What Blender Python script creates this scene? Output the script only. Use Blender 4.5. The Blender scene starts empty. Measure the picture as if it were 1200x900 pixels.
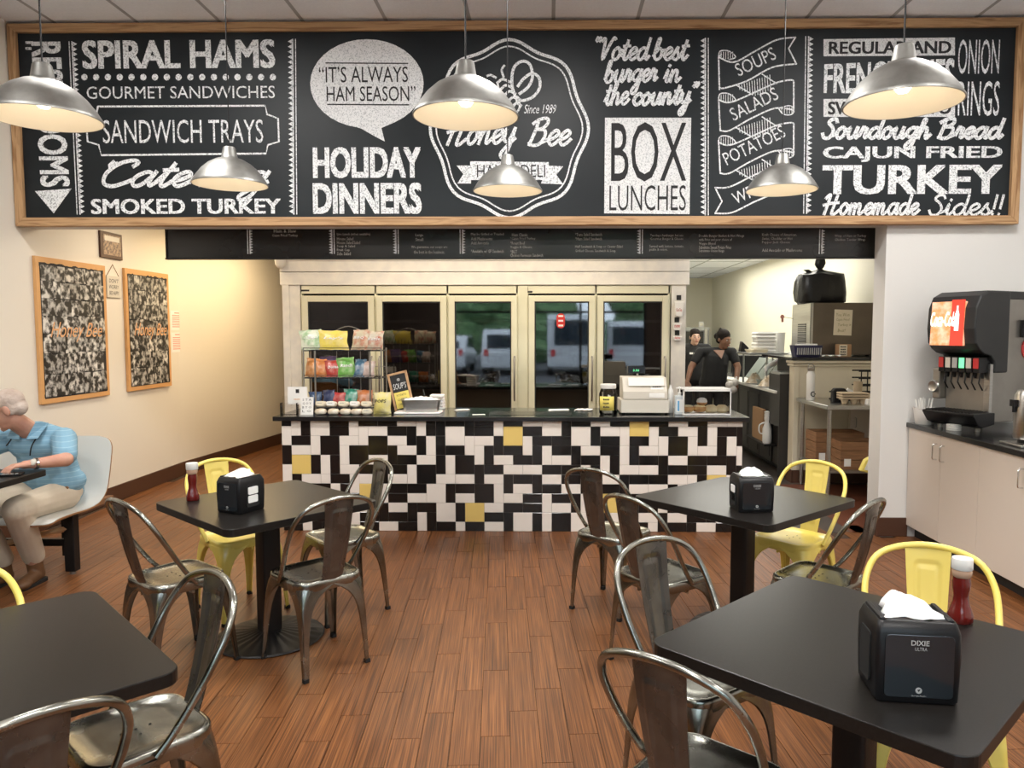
import bpy, math, random
from mathutils import Vector, Matrix
import numpy as np
R = random.Random(7)
PI = math.pi
scene = bpy.context.scene
COL = scene.collection

# ---------------------------------------------------------------- camera
F_PX, CX, CY, EYE = 880.0, 630.0, 450.0, 1.55
YAW, PITCH = math.radians(0.85), math.atan(61 / 880)
cam_d = bpy.data.cameras.new('camera')
cam = bpy.data.objects.new('camera', cam_d)
COL.objects.link(cam)
cam.location = (0, 0, EYE)
cam.rotation_euler = (PI / 2 - PITCH, 0, YAW)
cam_d.sensor_width = 36
cam_d.lens = 36 * F_PX / 1200
cam_d.shift_x = -(CX - 600) / 1200
cam_d.clip_start = 0.05
scene.camera = cam
_f = Vector((-math.sin(YAW) * math.cos(PITCH), math.cos(YAW) * math.cos(PITCH), -math.sin(PITCH)))
_r = Vector((math.cos(YAW), math.sin(YAW), 0))
_u = _r.cross(_f)


def _ray(px, py):
    return _f + _r * ((px - CX) / F_PX) - _u * ((py - CY) / F_PX)


def at_y(px, py, y):
    """world point on the plane Y = y that the photograph shows at px, py"""
    d = _ray(px, py)
    return Vector((0, 0, EYE)) + d * (y / d.y)


def at_z(px, py, z):
    d = _ray(px, py)
    return Vector((0, 0, EYE)) + d * ((z - EYE) / d.z)


def at_x(px, py, x):
    d = _ray(px, py)
    return Vector((0, 0, EYE)) + d * (x / d.x)


# ---------------------------------------------------------------- light, world, exposure
vs = scene.view_settings
vs.view_transform = 'Standard'
vs.look = 'None'
vs.gamma = 1
vs.use_curve_mapping = False
vs.exposure = 0.32
world = bpy.data.worlds.new('world')
scene.world = world
world.use_nodes = True
wn = world.node_tree
bg = wn.nodes['Background']
bg.inputs['Color'].default_value = (0.62, 0.74, 0.86, 1)
bg.inputs['Strength'].default_value = 5.0


def area(name, loc, rot, sx, sy, power, col):
    d = bpy.data.lights.new(name, 'AREA')
    d.shape = 'RECTANGLE'
    d.size, d.size_y = sx, sy
    d.energy = power
    d.color = col
    o = bpy.data.objects.new(name, d)
    COL.objects.link(o)
    o.location = loc
    o.rotation_euler = rot
    return o


WARM, NEUT, COOL = (1, 0.86, 0.68), (1, 0.97, 0.93), (0.93, 0.97, 1)
area('kitchen_fixture_light', (2.5, 11.0, 2.62), (0, 0, 0), 1.3, 5.0, 80, (1, .97, .88))
area('kitchen_fixture_light', (2.0, 7.0, 2.62), (0, 0, 0), 0.8, 0.9, 10, NEUT)
area('service_fixture_light', (-0.6, 6.8, 2.62), (0, 0, 0), 3.0, 0.4, 42, WARM)
area('corridor_fixture_light', (-3.2, 8.4, 2.62), (0, 0, 0), 0.5, 2.2, 30, (1, 0.76, 0.45))
area('corridor_fixture_light', (-3.2, 6.6, 2.62), (0, 0, 0), 0.5, 0.5, 9, WARM)


def spot(loc, to, power, size=70, col=NEUT, blend=0.6, rad=0.06):
    d = bpy.data.lights.new('track_spot_light', 'SPOT')
    d.energy = power
    d.spot_size = math.radians(size)
    d.spot_blend = blend
    d.shadow_soft_size = rad
    d.color = col
    o = bpy.data.objects.new('track_spot_light', d)
    COL.objects.link(o)
    o.location = loc
    o.rotation_euler = (Vector(to) - Vector(loc)).to_track_quat('-Z', 'Y').to_euler()
    return o


# ---------------------------------------------------------------- materials
M = {}


def sock(node, *names):
    for n in names:
        if n in node.inputs:
            return node.inputs[n]


def mat(name, col, rough=0.5, metal=0.0, col2=None, nscale=8.0, bump=0.0, bscale=60.0, spec=0.5, coat=0.0, stretch=None,
        emit=None, estr=0.0, ramp=(0.35, 0.65), per_obj=0.0, detail=4.0, rvar=0.0, coords='Object', sheen=0.0, sss=0.0):
    m = bpy.data.materials.new(name)
    m.use_nodes = True
    nt = m.node_tree
    N, L = nt.nodes, nt.links
    b = N['Principled BSDF']
    b.inputs['Roughness'].default_value = rough
    b.inputs['Metallic'].default_value = metal
    sock(b, 'Specular IOR Level', 'Specular').default_value = spec
    if coat:
        sock(b, 'Coat Weight', 'Clearcoat').default_value = coat
        sock(b, 'Coat Roughness').default_value = 0.12
    if sheen:
        sock(b, 'Sheen Weight').default_value = sheen
    if sss:
        sock(b, 'Subsurface Weight').default_value = sss
        sock(b, 'Subsurface Scale').default_value = 0.02
    c = (*col, 1)
    b.inputs['Base Color'].default_value = c
    tc = mp = None
    if col2 is not None or bump or rvar:
        tc = N.new('ShaderNodeTexCoord')
        mp = N.new('ShaderNodeMapping')
        L.new(tc.outputs[coords], mp.inputs['Vector'])
        if stretch:
            mp.inputs['Scale'].default_value = stretch
        if per_obj:
            oi = N.new('ShaderNodeObjectInfo')
            mul = N.new('ShaderNodeMath'); mul.operation = 'MULTIPLY'; mul.inputs[1].default_value = 37.0
            L.new(oi.outputs['Random'], mul.inputs[0])
            L.new(mul.outputs[0], mp.inputs['Location'])
    last = None
    if col2 is not None:
        no = N.new('ShaderNodeTexNoise')
        no.inputs['Scale'].default_value = nscale
        no.inputs['Detail'].default_value = detail
        L.new(mp.outputs[0], no.inputs['Vector'])
        cr = N.new('ShaderNodeValToRGB')
        cr.color_ramp.elements[0].position = ramp[0]
        cr.color_ramp.elements[1].position = ramp[1]
        cr.color_ramp.elements[0].color = c
        cr.color_ramp.elements[1].color = (*col2, 1)
        L.new(no.outputs[0], cr.inputs[0])
        last = cr.outputs[0]
        if per_obj:
            hs = N.new('ShaderNodeHueSaturation')
            mr = N.new('ShaderNodeMapRange')
            mr.inputs['To Min'].default_value = 1 - per_obj
            mr.inputs['To Max'].default_value = 1 + per_obj
            L.new(oi.outputs['Random'], mr.inputs['Value'])
            L.new(mr.outputs[0], hs.inputs['Value'])
            L.new(last, hs.inputs['Color'])
            last = hs.outputs[0]
        L.new(last, b.inputs['Base Color'])
        if rvar:
            mr2 = N.new('ShaderNodeMapRange')
            mr2.inputs['To Min'].default_value = max(0.02, rough - rvar)
            mr2.inputs['To Max'].default_value = rough + rvar
            L.new(no.outputs[0], mr2.inputs['Value'])
            L.new(mr2.outputs[0], b.inputs['Roughness'])
    if bump:
        nb = N.new('ShaderNodeTexNoise')
        nb.inputs['Scale'].default_value = bscale
        nb.inputs['Detail'].default_value = 3
        L.new(mp.outputs[0], nb.inputs['Vector'])
        bp = N.new('ShaderNodeBump')
        bp.inputs['Strength'].default_value = bump
        bp.inputs['Distance'].default_value = 0.01
        L.new(nb.outputs[0], bp.inputs['Height'])
        L.new(bp.outputs[0], b.inputs['Normal'])
    if emit:
        sock(b, 'Emission Color').default_value = (*emit, 1)
        b.inputs['Emission Strength'].default_value = estr
    M[name] = m
    return m


mat('wall_paint_daylit', (0.72, 0.71, 0.69), 0.7, bump=0.05, bscale=90)  # same paint as the left wall, greyed: cool daylight put into the colour
mat('wall_cream', (0.80, 0.70, 0.52), 0.6, bump=0.05, bscale=90)
mat('kitchen_paint', (0.80, 0.76, 0.62), 0.5)
mat('ceiling_tile', (0.90, 0.92, 0.95), 0.9, col2=(0.86, 0.88, 0.91), nscale=60, bump=0.1, bscale=150)
mat('ceiling_bar', (0.40, 0.41, 0.42), 0.6)
mat('subfloor', (0.05, 0.025, 0.012), 0.9)
mat('baseboard_brown', (0.075, 0.032, 0.018), 0.45)
mat('black_gloss', (0.012, 0.012, 0.013), 0.16, spec=0.6)
mat('black_plastic', (0.007, 0.007, 0.008), 0.35, spec=0.35)
mat('black_matte', (0.02, 0.02, 0.02), 0.7)
mat('black_metal', (0.009, 0.008, 0.008), 0.42, metal=0.0, spec=.35, bump=0.1, bscale=200)
mat('table_black', (0.009, 0.0078, 0.007), 0.33, spec=.32, col2=(0.013, 0.0115, 0.0105), nscale=120, bump=0.02, bscale=400)
mat('tile_black', (0.010, 0.009, 0.009), 0.12, spec=0.55)
mat('tile_white', (0.80, 0.74, 0.68), 0.22)
mat('tile_yellow', (0.75, 0.55, 0.17), 0.25)
mat('grout', (0.32, 0.28, 0.25), 0.9)
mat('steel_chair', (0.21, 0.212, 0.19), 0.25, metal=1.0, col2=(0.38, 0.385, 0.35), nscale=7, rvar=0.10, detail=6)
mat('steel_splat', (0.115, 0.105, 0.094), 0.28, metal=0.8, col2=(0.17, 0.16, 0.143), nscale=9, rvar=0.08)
mat('steel', (0.55, 0.54, 0.52), 0.28, metal=1.0, col2=(0.48, 0.47, 0.45), nscale=3, stretch=(1, 1, 40))
mat('steel_dull', (0.36, 0.34, 0.31), 0.4, metal=0.9, col2=(0.30, 0.285, 0.26), nscale=5)
mat('chrome', (0.75, 0.75, 0.75), 0.12, metal=1.0)
mat('pendant_metal', (0.25, 0.25, 0.238), 0.48, metal=1.0, col2=(0.34, 0.34, 0.325), nscale=14, rvar=0.06)
mat('pendant_inner', (0.82, 0.76, 0.64), 0.55)
mat('yellow_paint', (0.82, 0.66, 0.13), 0.30, coat=0.3, col2=(0.85, 0.70, 0.18), nscale=6)
mat('rubber', (0.008, 0.008, 0.008), 0.8)
mat('white_plastic', (0.78, 0.77, 0.74), 0.35)
mat('white_paper', (0.85, 0.84, 0.81), 0.85)
mat('napkin', (0.86, 0.84, 0.82), 0.95, bump=0.3, bscale=25, sss=0.1)
mat('cream_plastic', (0.66, 0.62, 0.54), 0.4)
mat('laminate', (0.70, 0.63, 0.56), 0.4)
mat('cooler_white', (0.84, 0.81, 0.74), 0.5, col2=(0.74, 0.72, 0.68), nscale=9, bump=0.04, bscale=40)
mat('cooler_frame', (0.74, 0.70, 0.52), 0.3, metal=0.6)
mat('cooler_seal', (0.02, 0.02, 0.02), 0.6)
mat('cooler_interior', (0.012, 0.012, 0.012), 0.8)
mat('gasket_grey', (0.30, 0.30, 0.30), 0.5)
mat('dark_cabinet', (0.018, 0.016, 0.015), 0.45)
mat('dark_floor', (0.06, 0.05, 0.045), 0.35, col2=(0.09, 0.075, 0.065), nscale=4)
mat('red_floor', (0.13, 0.04, 0.02), 0.4)
mat('cardboard', (0.38, 0.22, 0.11), 0.8)
mat('crate_wood', (0.30, 0.15, 0.07), 0.7, col2=(0.20, 0.10, 0.045), nscale=6, stretch=(1, 1, 14))
mat('bag_black', (0.008, 0.008, 0.009), 0.35, bump=0.5, bscale=18)
mat('red', (0.60, 0.03, 0.02), 0.3)
mat('ketchup', (0.12, 0.007, 0.005), 0.2, coat=0.4)
mat('ink_dark', (0.02, 0.02, 0.022), 0.8)
mat('grey_text', (0.45, 0.45, 0.45), 0.8)


def wood(name, c1, c2, scale=3.0, stretch=(1, 14, 14), rough=0.5, wav=6.0):
    m = bpy.data.materials.new(name); m.use_nodes = True
    N, L = m.node_tree.nodes, m.node_tree.links
    b = N['Principled BSDF']; b.inputs['Roughness'].default_value = rough
    tc = N.new('ShaderNodeTexCoord'); mp = N.new('ShaderNodeMapping')
    mp.inputs['Scale'].default_value = stretch
    L.new(tc.outputs['Object'], mp.inputs['Vector'])
    no = N.new('ShaderNodeTexNoise'); no.inputs['Scale'].default_value = scale; no.inputs['Detail'].default_value = 8
    no.inputs['Distortion'].default_value = 1.2
    L.new(mp.outputs[0], no.inputs['Vector'])
    mu = N.new('ShaderNodeMath'); mu.operation = 'MULTIPLY'; mu.inputs[1].default_value = wav
    fr = N.new('ShaderNodeMath'); fr.operation = 'PINGPONG'; fr.inputs[1].default_value = 1.0
    L.new(no.outputs[0], mu.inputs[0]); L.new(mu.outputs[0], fr.inputs[0])
    cr = N.new('ShaderNodeValToRGB')
    cr.color_ramp.elements[0].color = (*c1, 1); cr.color_ramp.elements[1].color = (*c2, 1)
    cr.color_ramp.elements[0].position = 0.15; cr.color_ramp.elements[1].position = 0.85
    L.new(fr.outputs[0], cr.inputs[0]); L.new(cr.outputs[0], b.inputs['Base Color'])
    M[name] = m
    return m


wood('oak_h', (0.30, 0.155, 0.065), (0.52, 0.32, 0.16), 1.6, (0.9, 14, 16))
wood('oak_v', (0.30, 0.155, 0.065), (0.52, 0.32, 0.16), 1.6, (14, 14, 0.9))
wood('cork_orange', (0.55, 0.28, 0.09), (0.66, 0.36, 0.14), 4, (2, 2, 2), wav=2)
wood('easel_wood', (0.45, 0.25, 0.12), (0.58, 0.36, 0.19), 3, (3, 3, 3), wav=3)


def floor_mat():
    m = bpy.data.materials.new('floor_plank_wood'); m.use_nodes = True
    N, L = m.node_tree.nodes, m.node_tree.links
    b = N['Principled BSDF']
    sock(b, 'Specular IOR Level', 'Specular').default_value = 0.35
    tc = N.new('ShaderNodeTexCoord'); oi = N.new('ShaderNodeObjectInfo')
    mp = N.new('ShaderNodeMapping'); mp.inputs['Scale'].default_value = (1, 0.009, 1)
    mul = N.new('ShaderNodeMath'); mul.operation = 'MULTIPLY'; mul.inputs[1].default_value = 53
    L.new(oi.outputs['Random'], mul.inputs[0]); L.new(mul.outputs[0], mp.inputs['Location'])
    L.new(tc.outputs['Object'], mp.inputs['Vector'])
    n1 = N.new('ShaderNodeTexNoise'); n1.inputs['Scale'].default_value = 230; n1.inputs['Detail'].default_value = 3
    n1.inputs['Roughness'].default_value = 0.6
    L.new(mp.outputs[0], n1.inputs['Vector'])
    cr = N.new('ShaderNodeValToRGB')
    e = cr.color_ramp.elements
    e[0].position = 0.32; e[0].color = (0.060, 0.021, 0.0075, 1)
    e[1].position = 0.70; e[1].color = (0.30, 0.122, 0.041, 1)
    x = e.new(0.50); x.color = (0.155, 0.058, 0.0195, 1)
    L.new(n1.outputs[0], cr.inputs[0])
    hs = N.new('ShaderNodeHueSaturation'); mr = N.new('ShaderNodeMapRange')
    mr.inputs['To Min'].default_value = 0.92; mr.inputs['To Max'].default_value = 1.07
    L.new(oi.outputs['Random'], mr.inputs['Value']); L.new(mr.outputs[0], hs.inputs['Value'])
    L.new(cr.outputs[0], hs.inputs['Color']); L.new(hs.outputs[0], b.inputs['Base Color'])
    r2 = N.new('ShaderNodeMapRange'); r2.inputs['To Min'].default_value = 0.30; r2.inputs['To Max'].default_value = 0.48
    L.new(n1.outputs[0], r2.inputs['Value']); L.new(r2.outputs[0], b.inputs['Roughness'])
    bp = N.new('ShaderNodeBump'); bp.inputs['Strength'].default_value = 0.15; bp.inputs['Distance'].default_value = 0.002
    L.new(n1.outputs[0], bp.inputs['Height']); L.new(bp.outputs[0], b.inputs['Normal'])
    M['plank'] = m


floor_mat()


def chalk_mat(name, white, dark, scale, lo, hi):
    """chalk marks: grain that leaves specks of board showing"""
    m = bpy.data.materials.new(name); m.use_nodes = True
    N, L = m.node_tree.nodes, m.node_tree.links
    b = N['Principled BSDF']; b.inputs['Roughness'].default_value = 0.9
    tc = N.new('ShaderNodeTexCoord'); no = N.new('ShaderNodeTexNoise')
    no.inputs['Scale'].default_value = scale; no.inputs['Detail'].default_value = 3
    L.new(tc.outputs['Object'], no.inputs['Vector'])
    cr = N.new('ShaderNodeValToRGB')
    cr.color_ramp.elements[0].color = (*dark, 1); cr.color_ramp.elements[1].color = (*white, 1)
    cr.color_ramp.elements[0].position = lo; cr.color_ramp.elements[1].position = hi
    L.new(no.outputs[0], cr.inputs[0]); L.new(cr.outputs[0], b.inputs['Base Color'])
    M[name] = m


chalk_mat('chalk', (0.84, 0.86, 0.88), (0.30, 0.32, 0.34), 110, 0.36, 0.50)
chalk_mat('chalk_solid', (0.78, 0.79, 0.80), (0.45, 0.47, 0.49), 120, 0.36, 0.5)
mat('chalkboard', (0.006, 0.009, 0.012), 0.46, spec=.3, col2=(0.015, 0.020, 0.024), nscale=1.3, rvar=0.08, detail=5)
mat('menu_black', (0.014, 0.013, 0.012), 0.26, col2=(0.018, 0.017, 0.016), nscale=2)


def glass_mat(name, tint=(1, 1, 1), refl=None, rough=0.02):
    m = bpy.data.materials.new(name); m.use_nodes = True
    N, L = m.node_tree.nodes, m.node_tree.links
    N.clear()
    out = N.new('ShaderNodeOutputMaterial'); mix = N.new('ShaderNodeMixShader')
    tr = N.new('ShaderNodeBsdfTransparent'); gl = N.new('ShaderNodeBsdfGlossy')
    tr.inputs['Color'].default_value = (*tint, 1)
    gl.inputs['Roughness'].default_value = rough
    if refl is None:
        fr = N.new('ShaderNodeFresnel'); fr.inputs['IOR'].default_value = 1.5
        L.new(fr.outputs[0], mix.inputs[0])
    else:
        mix.inputs[0].default_value = refl
    L.new(tr.outputs[0], mix.inputs[1]); L.new(gl.outputs[0], mix.inputs[2]); L.new(mix.outputs[0], out.inputs[0])
    M[name] = m


glass_mat('clear_glass')
glass_mat('cooler_glass', (0.35, 0.35, 0.35), 0.17, 0.03)


# ---------------------------------------------------------------- mesh builder
class MB:
    def __init__(s):
        s.v = []; s.f = []

    def add(s, vs_, fs_, mtx=None):
        n = len(s.v)
        if mtx is not None:
            vs_ = [mtx @ Vector(p) for p in vs_]
        s.v += [tuple(p) for p in vs_]
        s.f += [tuple(i + n for i in f) for f in fs_]
        return s

    def box(s, x0, x1, y0, y1, z0, z1, mtx=None):
        v = [(x0, y0, z0), (x1, y0, z0), (x1, y1, z0), (x0, y1, z0), (x0, y0, z1), (x1, y0, z1), (x1, y1, z1), (x0, y1, z1)]
        f = [(0, 3, 2, 1), (4, 5, 6, 7), (0, 1, 5, 4), (1, 2, 6, 5), (2, 3, 7, 6), (3, 0, 4, 7)]
        return s.add(v, f, mtx)

    def cbox(s, c, d, mtx=None):
        return s.box(c[0] - d[0] / 2, c[0] + d[0] / 2, c[1] - d[1] / 2, c[1] + d[1] / 2, c[2] - d[2] / 2, c[2] + d[2] / 2, mtx)

    def lathe(s, prof, n=24, c=(0, 0, 0), mtx=None, cap0=True, cap1=True):
        v = []; f = []
        for r, z in prof:
            for i in range(n):
                a = 2 * PI * i / n
                v.append((c[0] + r * math.cos(a), c[1] + r * math.sin(a), c[2] + z))
        for k in range(len(prof) - 1):
            for i in range(n):
                j = (i + 1) % n
                f.append((k * n + i, k * n + j, (k + 1) * n + j, (k + 1) * n + i))
        if cap0 and prof[0][0] > 1e-5:
            f.append(tuple(range(n - 1, -1, -1)))
        if cap1 and prof[-1][0] > 1e-5:
            f.append(tuple((len(prof) - 1) * n + i for i in range(n)))
        return s.add(v, f, mtx)

    def tube(s, pts, r, n=8, closed=False, caps=True, mtx=None):
        pts = [Vector(p) for p in pts]
        m = len(pts)
        rr = r if isinstance(r, (list, tuple)) else [r] * m
        v = []; f = []
        up = None
        for i, p in enumerate(pts):
            a = pts[(i - 1) % m] if (closed or i > 0) else p
            b = pts[(i + 1) % m] if (closed or i < m - 1) else p
            t = (b - a)
            if t.length < 1e-9:
                t = Vector((0, 0, 1))
            t.normalize()
            if up is None:
                up = Vector((0, 0, 1)) if abs(t.z) < 0.9 else Vector((1, 0, 0))
            x = up.cross(t)
            if x.length < 1e-6:
                x = Vector((1, 0, 0)).cross(t)
            x.normalize()
            y = t.cross(x)
            up = y
            for k in range(n):
                an = 2 * PI * k / n
                v.append(p + (x * math.cos(an) + y * math.sin(an)) * rr[i])
        for i in range(m if closed else m - 1):
            j = (i + 1) % m
            for k in range(n):
                l = (k + 1) % n
                f.append((i * n + k, i * n + l, j * n + l, j * n + k))
        if caps and not closed:
            f.append(tuple(range(n - 1, -1, -1)))
            f.append(tuple((m - 1) * n + k for k in range(n)))
        return s.add(v, f, mtx)

    def prism(s, poly, a0, a1, axis='z', mtx=None):
        """polygon extruded along an axis: z -> (x,y), y -> (x,z), x -> (y,z)"""
        n = len(poly)
        mk = {'z': lambda p, a: (p[0], p[1], a), 'y': lambda p, a: (p[0], a, p[1]), 'x': lambda p, a: (a, p[0], p[1])}[axis]
        v = [mk(p, a0) for p in poly] + [mk(p, a1) for p in poly]
        f = [tuple(range(n - 1, -1, -1)), tuple(range(n, 2 * n))]
        f += [(i, (i + 1) % n, n + (i + 1) % n, n + i) for i in range(n)]
        return s.add(v, f, mtx)

    def rings(s, rings, cap0=True, cap1=True, mtx=None):
        n = len(rings[0]); v = [p for r in rings for p in r]; f = []
        for k in range(len(rings) - 1):
            for i in range(n):
                j = (i + 1) % n
                f.append((k * n + i, k * n + j, (k + 1) * n + j, (k + 1) * n + i))
        if cap0:
            f.append(tuple(range(n - 1, -1, -1)))
        if cap1:
            f.append(tuple((len(rings) - 1) * n + i for i in range(n)))
        return s.add(v, f, mtx)

    def grid(s, fn, nu, nv, mtx=None):
        v = [fn(i / (nu - 1), j / (nv - 1)) for j in range(nv) for i in range(nu)]
        f = [(j * nu + i, j * nu + i + 1, (j + 1) * nu + i + 1, (j + 1) * nu + i) for j in range(nv - 1) for i in range(nu - 1)]
        return s.add(v, f, mtx)

    def ribbon(s, pts, w, y, mtx=None):
        """flat stroke in the XZ plane facing -Y, round ended"""
        P = [Vector((p[0], p[1])) for p in pts]
        m = len(P)
        if m < 2:
            return s
        ww = w if isinstance(w, (list, tuple)) else [w] * m
        v = []; f = []
        for i in range(m):
            a = P[max(i - 1, 0)]; b = P[min(i + 1, m - 1)]
            t = b - a
            if t.length < 1e-9:
                t = Vector((1, 0))
            t.normalize()
            nrm = Vector((-t.y, t.x)) * ww[i] * 0.5
            q = P[i] - t * ww[i] * 0.35 if i == 0 else (P[i] + t * ww[i] * 0.35 if i == m - 1 else P[i])
            v += [(q.x + nrm.x, y - i * 3e-5, q.y + nrm.y), (q.x - nrm.x, y - i * 3e-5, q.y - nrm.y)]
        for i in range(m - 1):
            f.append((2 * i, 2 * i + 1, 2 * i + 3, 2 * i + 2))
        return s.add(v, f, mtx)

    def mesh(s, name, material, smooth=None):
        me = bpy.data.meshes.new(name)
        me.from_pydata(s.v, [], s.f)
        me.validate()
        if material is not None:
            me.materials.append(M[material] if isinstance(material, str) else material)
        if smooth is not None:
            me.shade_smooth()
            me.set_sharp_from_angle(angle=math.radians(smooth))
        return me

    def build(s, name, material, parent=None, smooth=None, bevel=0, seg=2, loc=None, label=None, solid=0, **kw):
        o = bpy.data.objects.new(name, s.mesh(name, material, smooth))
        COL.objects.link(o)
        if parent is not None:
            o.parent = parent
        if loc is not None:
            o.location = loc
        if solid:
            md = o.modifiers.new('solid', 'SOLIDIFY'); md.thickness = solid; md.offset = 0
        if bevel:
            md = o.modifiers.new('bevel', 'BEVEL'); md.width = bevel; md.segments = seg
            md.limit_method = 'ANGLE'; md.angle_limit = math.radians(40)
        if label:
            o['label'] = label
        return o


def cr(pts, n=6, closed=False):
    """Catmull-Rom through points"""
    P = [Vector(p) for p in pts]
    m = len(P); out = []
    for i in range(m if closed else m - 1):
        p0 = P[(i - 1) % m] if (closed or i > 0) else P[0]
        p1 = P[i]; p2 = P[(i + 1) % m]
        p3 = P[(i + 2) % m] if (closed or i < m - 2) else P[-1]
        for k in range(n):
            t = k / n
            out.append(0.5 * ((2 * p1) + (p2 - p0) * t + (2 * p0 - 5 * p1 + 4 * p2 - p3) * t * t + (3 * p1 - p0 - 3 * p2 + p3) * t ** 3))
    if not closed:
        out.append(P[-1])
    return out


def tag(o, label, cat, group=None, kind=None):
    o['label'] = label; o['category'] = cat
    if group: o['group'] = group
    if kind: o['kind'] = kind
    return o


def thing(name, label, cat, loc=(0, 0, 0), rz=0.0, group=None, scale=1.0):
    o = bpy.data.objects.new(name, None); COL.objects.link(o)
    o.location = loc; o.rotation_euler = (0, 0, rz); o.scale = (scale,) * 3
    o.empty_display_size = 0.1
    return tag(o, label, cat, group)


def struct(o, label=None):
    o['kind'] = 'structure'
    if label: o['label'] = label
    return o


def dup_tree(root, loc, rz, label, group=None):
    def cp(o, par):
        c = o.copy(); COL.objects.link(c); c.parent = par
        for ch in KIDS.get(o.name, []):
            n = cp(ch, c)
            KIDS.setdefault(c.name, []).append(n)
        return c
    r = cp(root, None)
    r.location = loc; r.rotation_euler = (0, 0, rz); r['label'] = label
    if group: r['group'] = group
    return r


KIDS = {}


def index_kids(root):
    for o in root.children_recursive:
        KIDS.setdefault(o.parent.name, []).append(o)


def rrect(w, d, r, n=5, cx=0, cy=0):
    out = []
    for sx, sy, a0 in ((1, 1, 0), (-1, 1, 90), (-1, -1, 180), (1, -1, 270)):
        for k in range(n + 1):
            a = math.radians(a0 + 90 * k / n)
            out.append((cx + sx * (w / 2 - r) + r * math.cos(a), cy + sy * (d / 2 - r) + r * math.sin(a)))
    return out


def text_mesh(s, bold=0.0, res=3, spacing=1.0):
    cu = bpy.data.curves.new('lettering', 'FONT')
    cu.body = s; cu.offset = bold; cu.resolution_u = res; cu.space_character = spacing
    o = bpy.data.objects.new('lettering', cu)
    COL.objects.link(o)
    bpy.context.view_layer.update()
    dg = bpy.context.evaluated_depsgraph_get()
    me = bpy.data.meshes.new_from_object(o.evaluated_get(dg))
    co = np.empty(len(me.vertices) * 3); me.vertices.foreach_get('co', co)
    co = co.reshape(-1, 3)
    faces = [tuple(p.vertices) for p in me.polygons]
    bpy.data.objects.remove(o); bpy.data.curves.remove(cu); bpy.data.meshes.remove(me)
    return co, faces


def print_line(w, h, material, parent, mtx, seed, name='print_line'):
    """a line of print too small to read: a row of short word-length marks, lower left at the origin of mtx"""
    rr = random.Random(seed); mb = MB(); x = 0
    while x < w * .92:
        l = min(w - x, w * rr.uniform(.10, .26))
        mb.box(x, x + l, -.0004, 0, h * .15, h * rr.uniform(.7, .95), mtx); x += l + w * .05
    return mb.build(name, material, parent)


_txt_cache = {}


def lettering(s, w, h, material, parent, mtx, bold=0.0, shear=0.0, name='lettering', warp=None, label=None, spacing=1.0, res=3):
    """text filling a w x h box, lower left at the origin of mtx, in its XZ plane facing -Y"""
    key = (s, spacing, res, bold < 0)
    if key not in _txt_cache:
        _txt_cache[key] = text_mesh(s, min(bold, 0), res, spacing)
    co, faces = _txt_cache[key]
    co = co.copy()
    co[:, 2] = 0
    if bold > 0.015:                      # heavier strokes: the outline laid down again a little to each side
        n0 = len(co); f0 = list(faces); parts = [co]
        faces = list(f0)
        for i, (dx, dz) in enumerate(((-1, -.6), (1, .6), (-1, .6), (1, -.6))):
            c2 = co.copy(); c2[:, 0] += dx * bold * 1.0; c2[:, 1] += dz * bold * 1.0; c2[:, 2] = (i + 1) * 0.00009
            parts.append(c2)
            faces += [tuple(q + n0 * (i + 1) for q in f) for f in f0]
        co = np.concatenate(parts)
    co[:, 0] += shear * co[:, 1]
    mn, mx = co.min(0), co.max(0)
    x = (co[:, 0] - mn[0]) / max(mx[0] - mn[0], 1e-6); z = (co[:, 1] - mn[1]) / max(mx[1] - mn[1], 1e-6)
    v = []
    for a, b, dep in zip(x, z, co[:, 2]):
        if warp: a, b = warp(a, b)
        v.append((a * w, float(dep), b * h))
    mb = MB(); mb.add(v, faces, mtx)
    return mb.build(name, material, parent, label=label)
# ================================================================ SETTING
BY = 5.66          # face of the wall over the service opening
CZ = 3.82          # dining room ceiling
KZ = 2.68          # ceiling behind the opening


def wall_seg(name, path, th, z0, z1, m):
    """wall along a plan path; thickness th to the left of the path"""
    mb = MB()
    P = [Vector(p) for p in path]
    n = len(P)
    off = []
    for i in range(n):
        a = P[max(0, i - 1)]; b = P[min(n - 1, i + 1)]
        t = (b - a).normalized()
        off.append(P[i] + Vector((-t.y, t.x)) * th)
    poly = [(p.x, p.y) for p in P] + [(p.x, p.y) for p in reversed(off)]
    mb.prism(poly, z0, z1)
    return struct(mb.build(name, m))


mat('wall_left_paint', (0.78, 0.735, 0.65), 0.6, bump=0.05, bscale=90)
mat('front_brown', (0.10, 0.075, 0.06), 0.7)
struct(MB().box(-3.97, -3.95, -3.6, 3.1, 0, 3.0).build('wall_left_panelling', 'front_brown'))
wall_seg('wall_left', [(-3.97, -3.6), (-3.97, 8.0), (-3.70, 10.6), (-3.55, 12.6)], 0.15, -0.05, CZ + 0.05, 'wall_left_paint')
struct(MB().box(3.57, 3.72, -3.6, BY + 0.2, -0.05, CZ + 0.05).build('wall_right', 'wall_paint_daylit'))
# wall with the service opening: header over it, pier at its right
mb = MB()
mb.prism([(-3.97, 2.345), (2.50, 2.345), (2.50, -0.05), (3.57, -0.05), (3.57, CZ + 0.05), (-3.97, CZ + 0.05)], BY, BY + 0.2, 'y')
struct(mb.build('wall_header', 'wall_paint_daylit', bevel=0.004))
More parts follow.
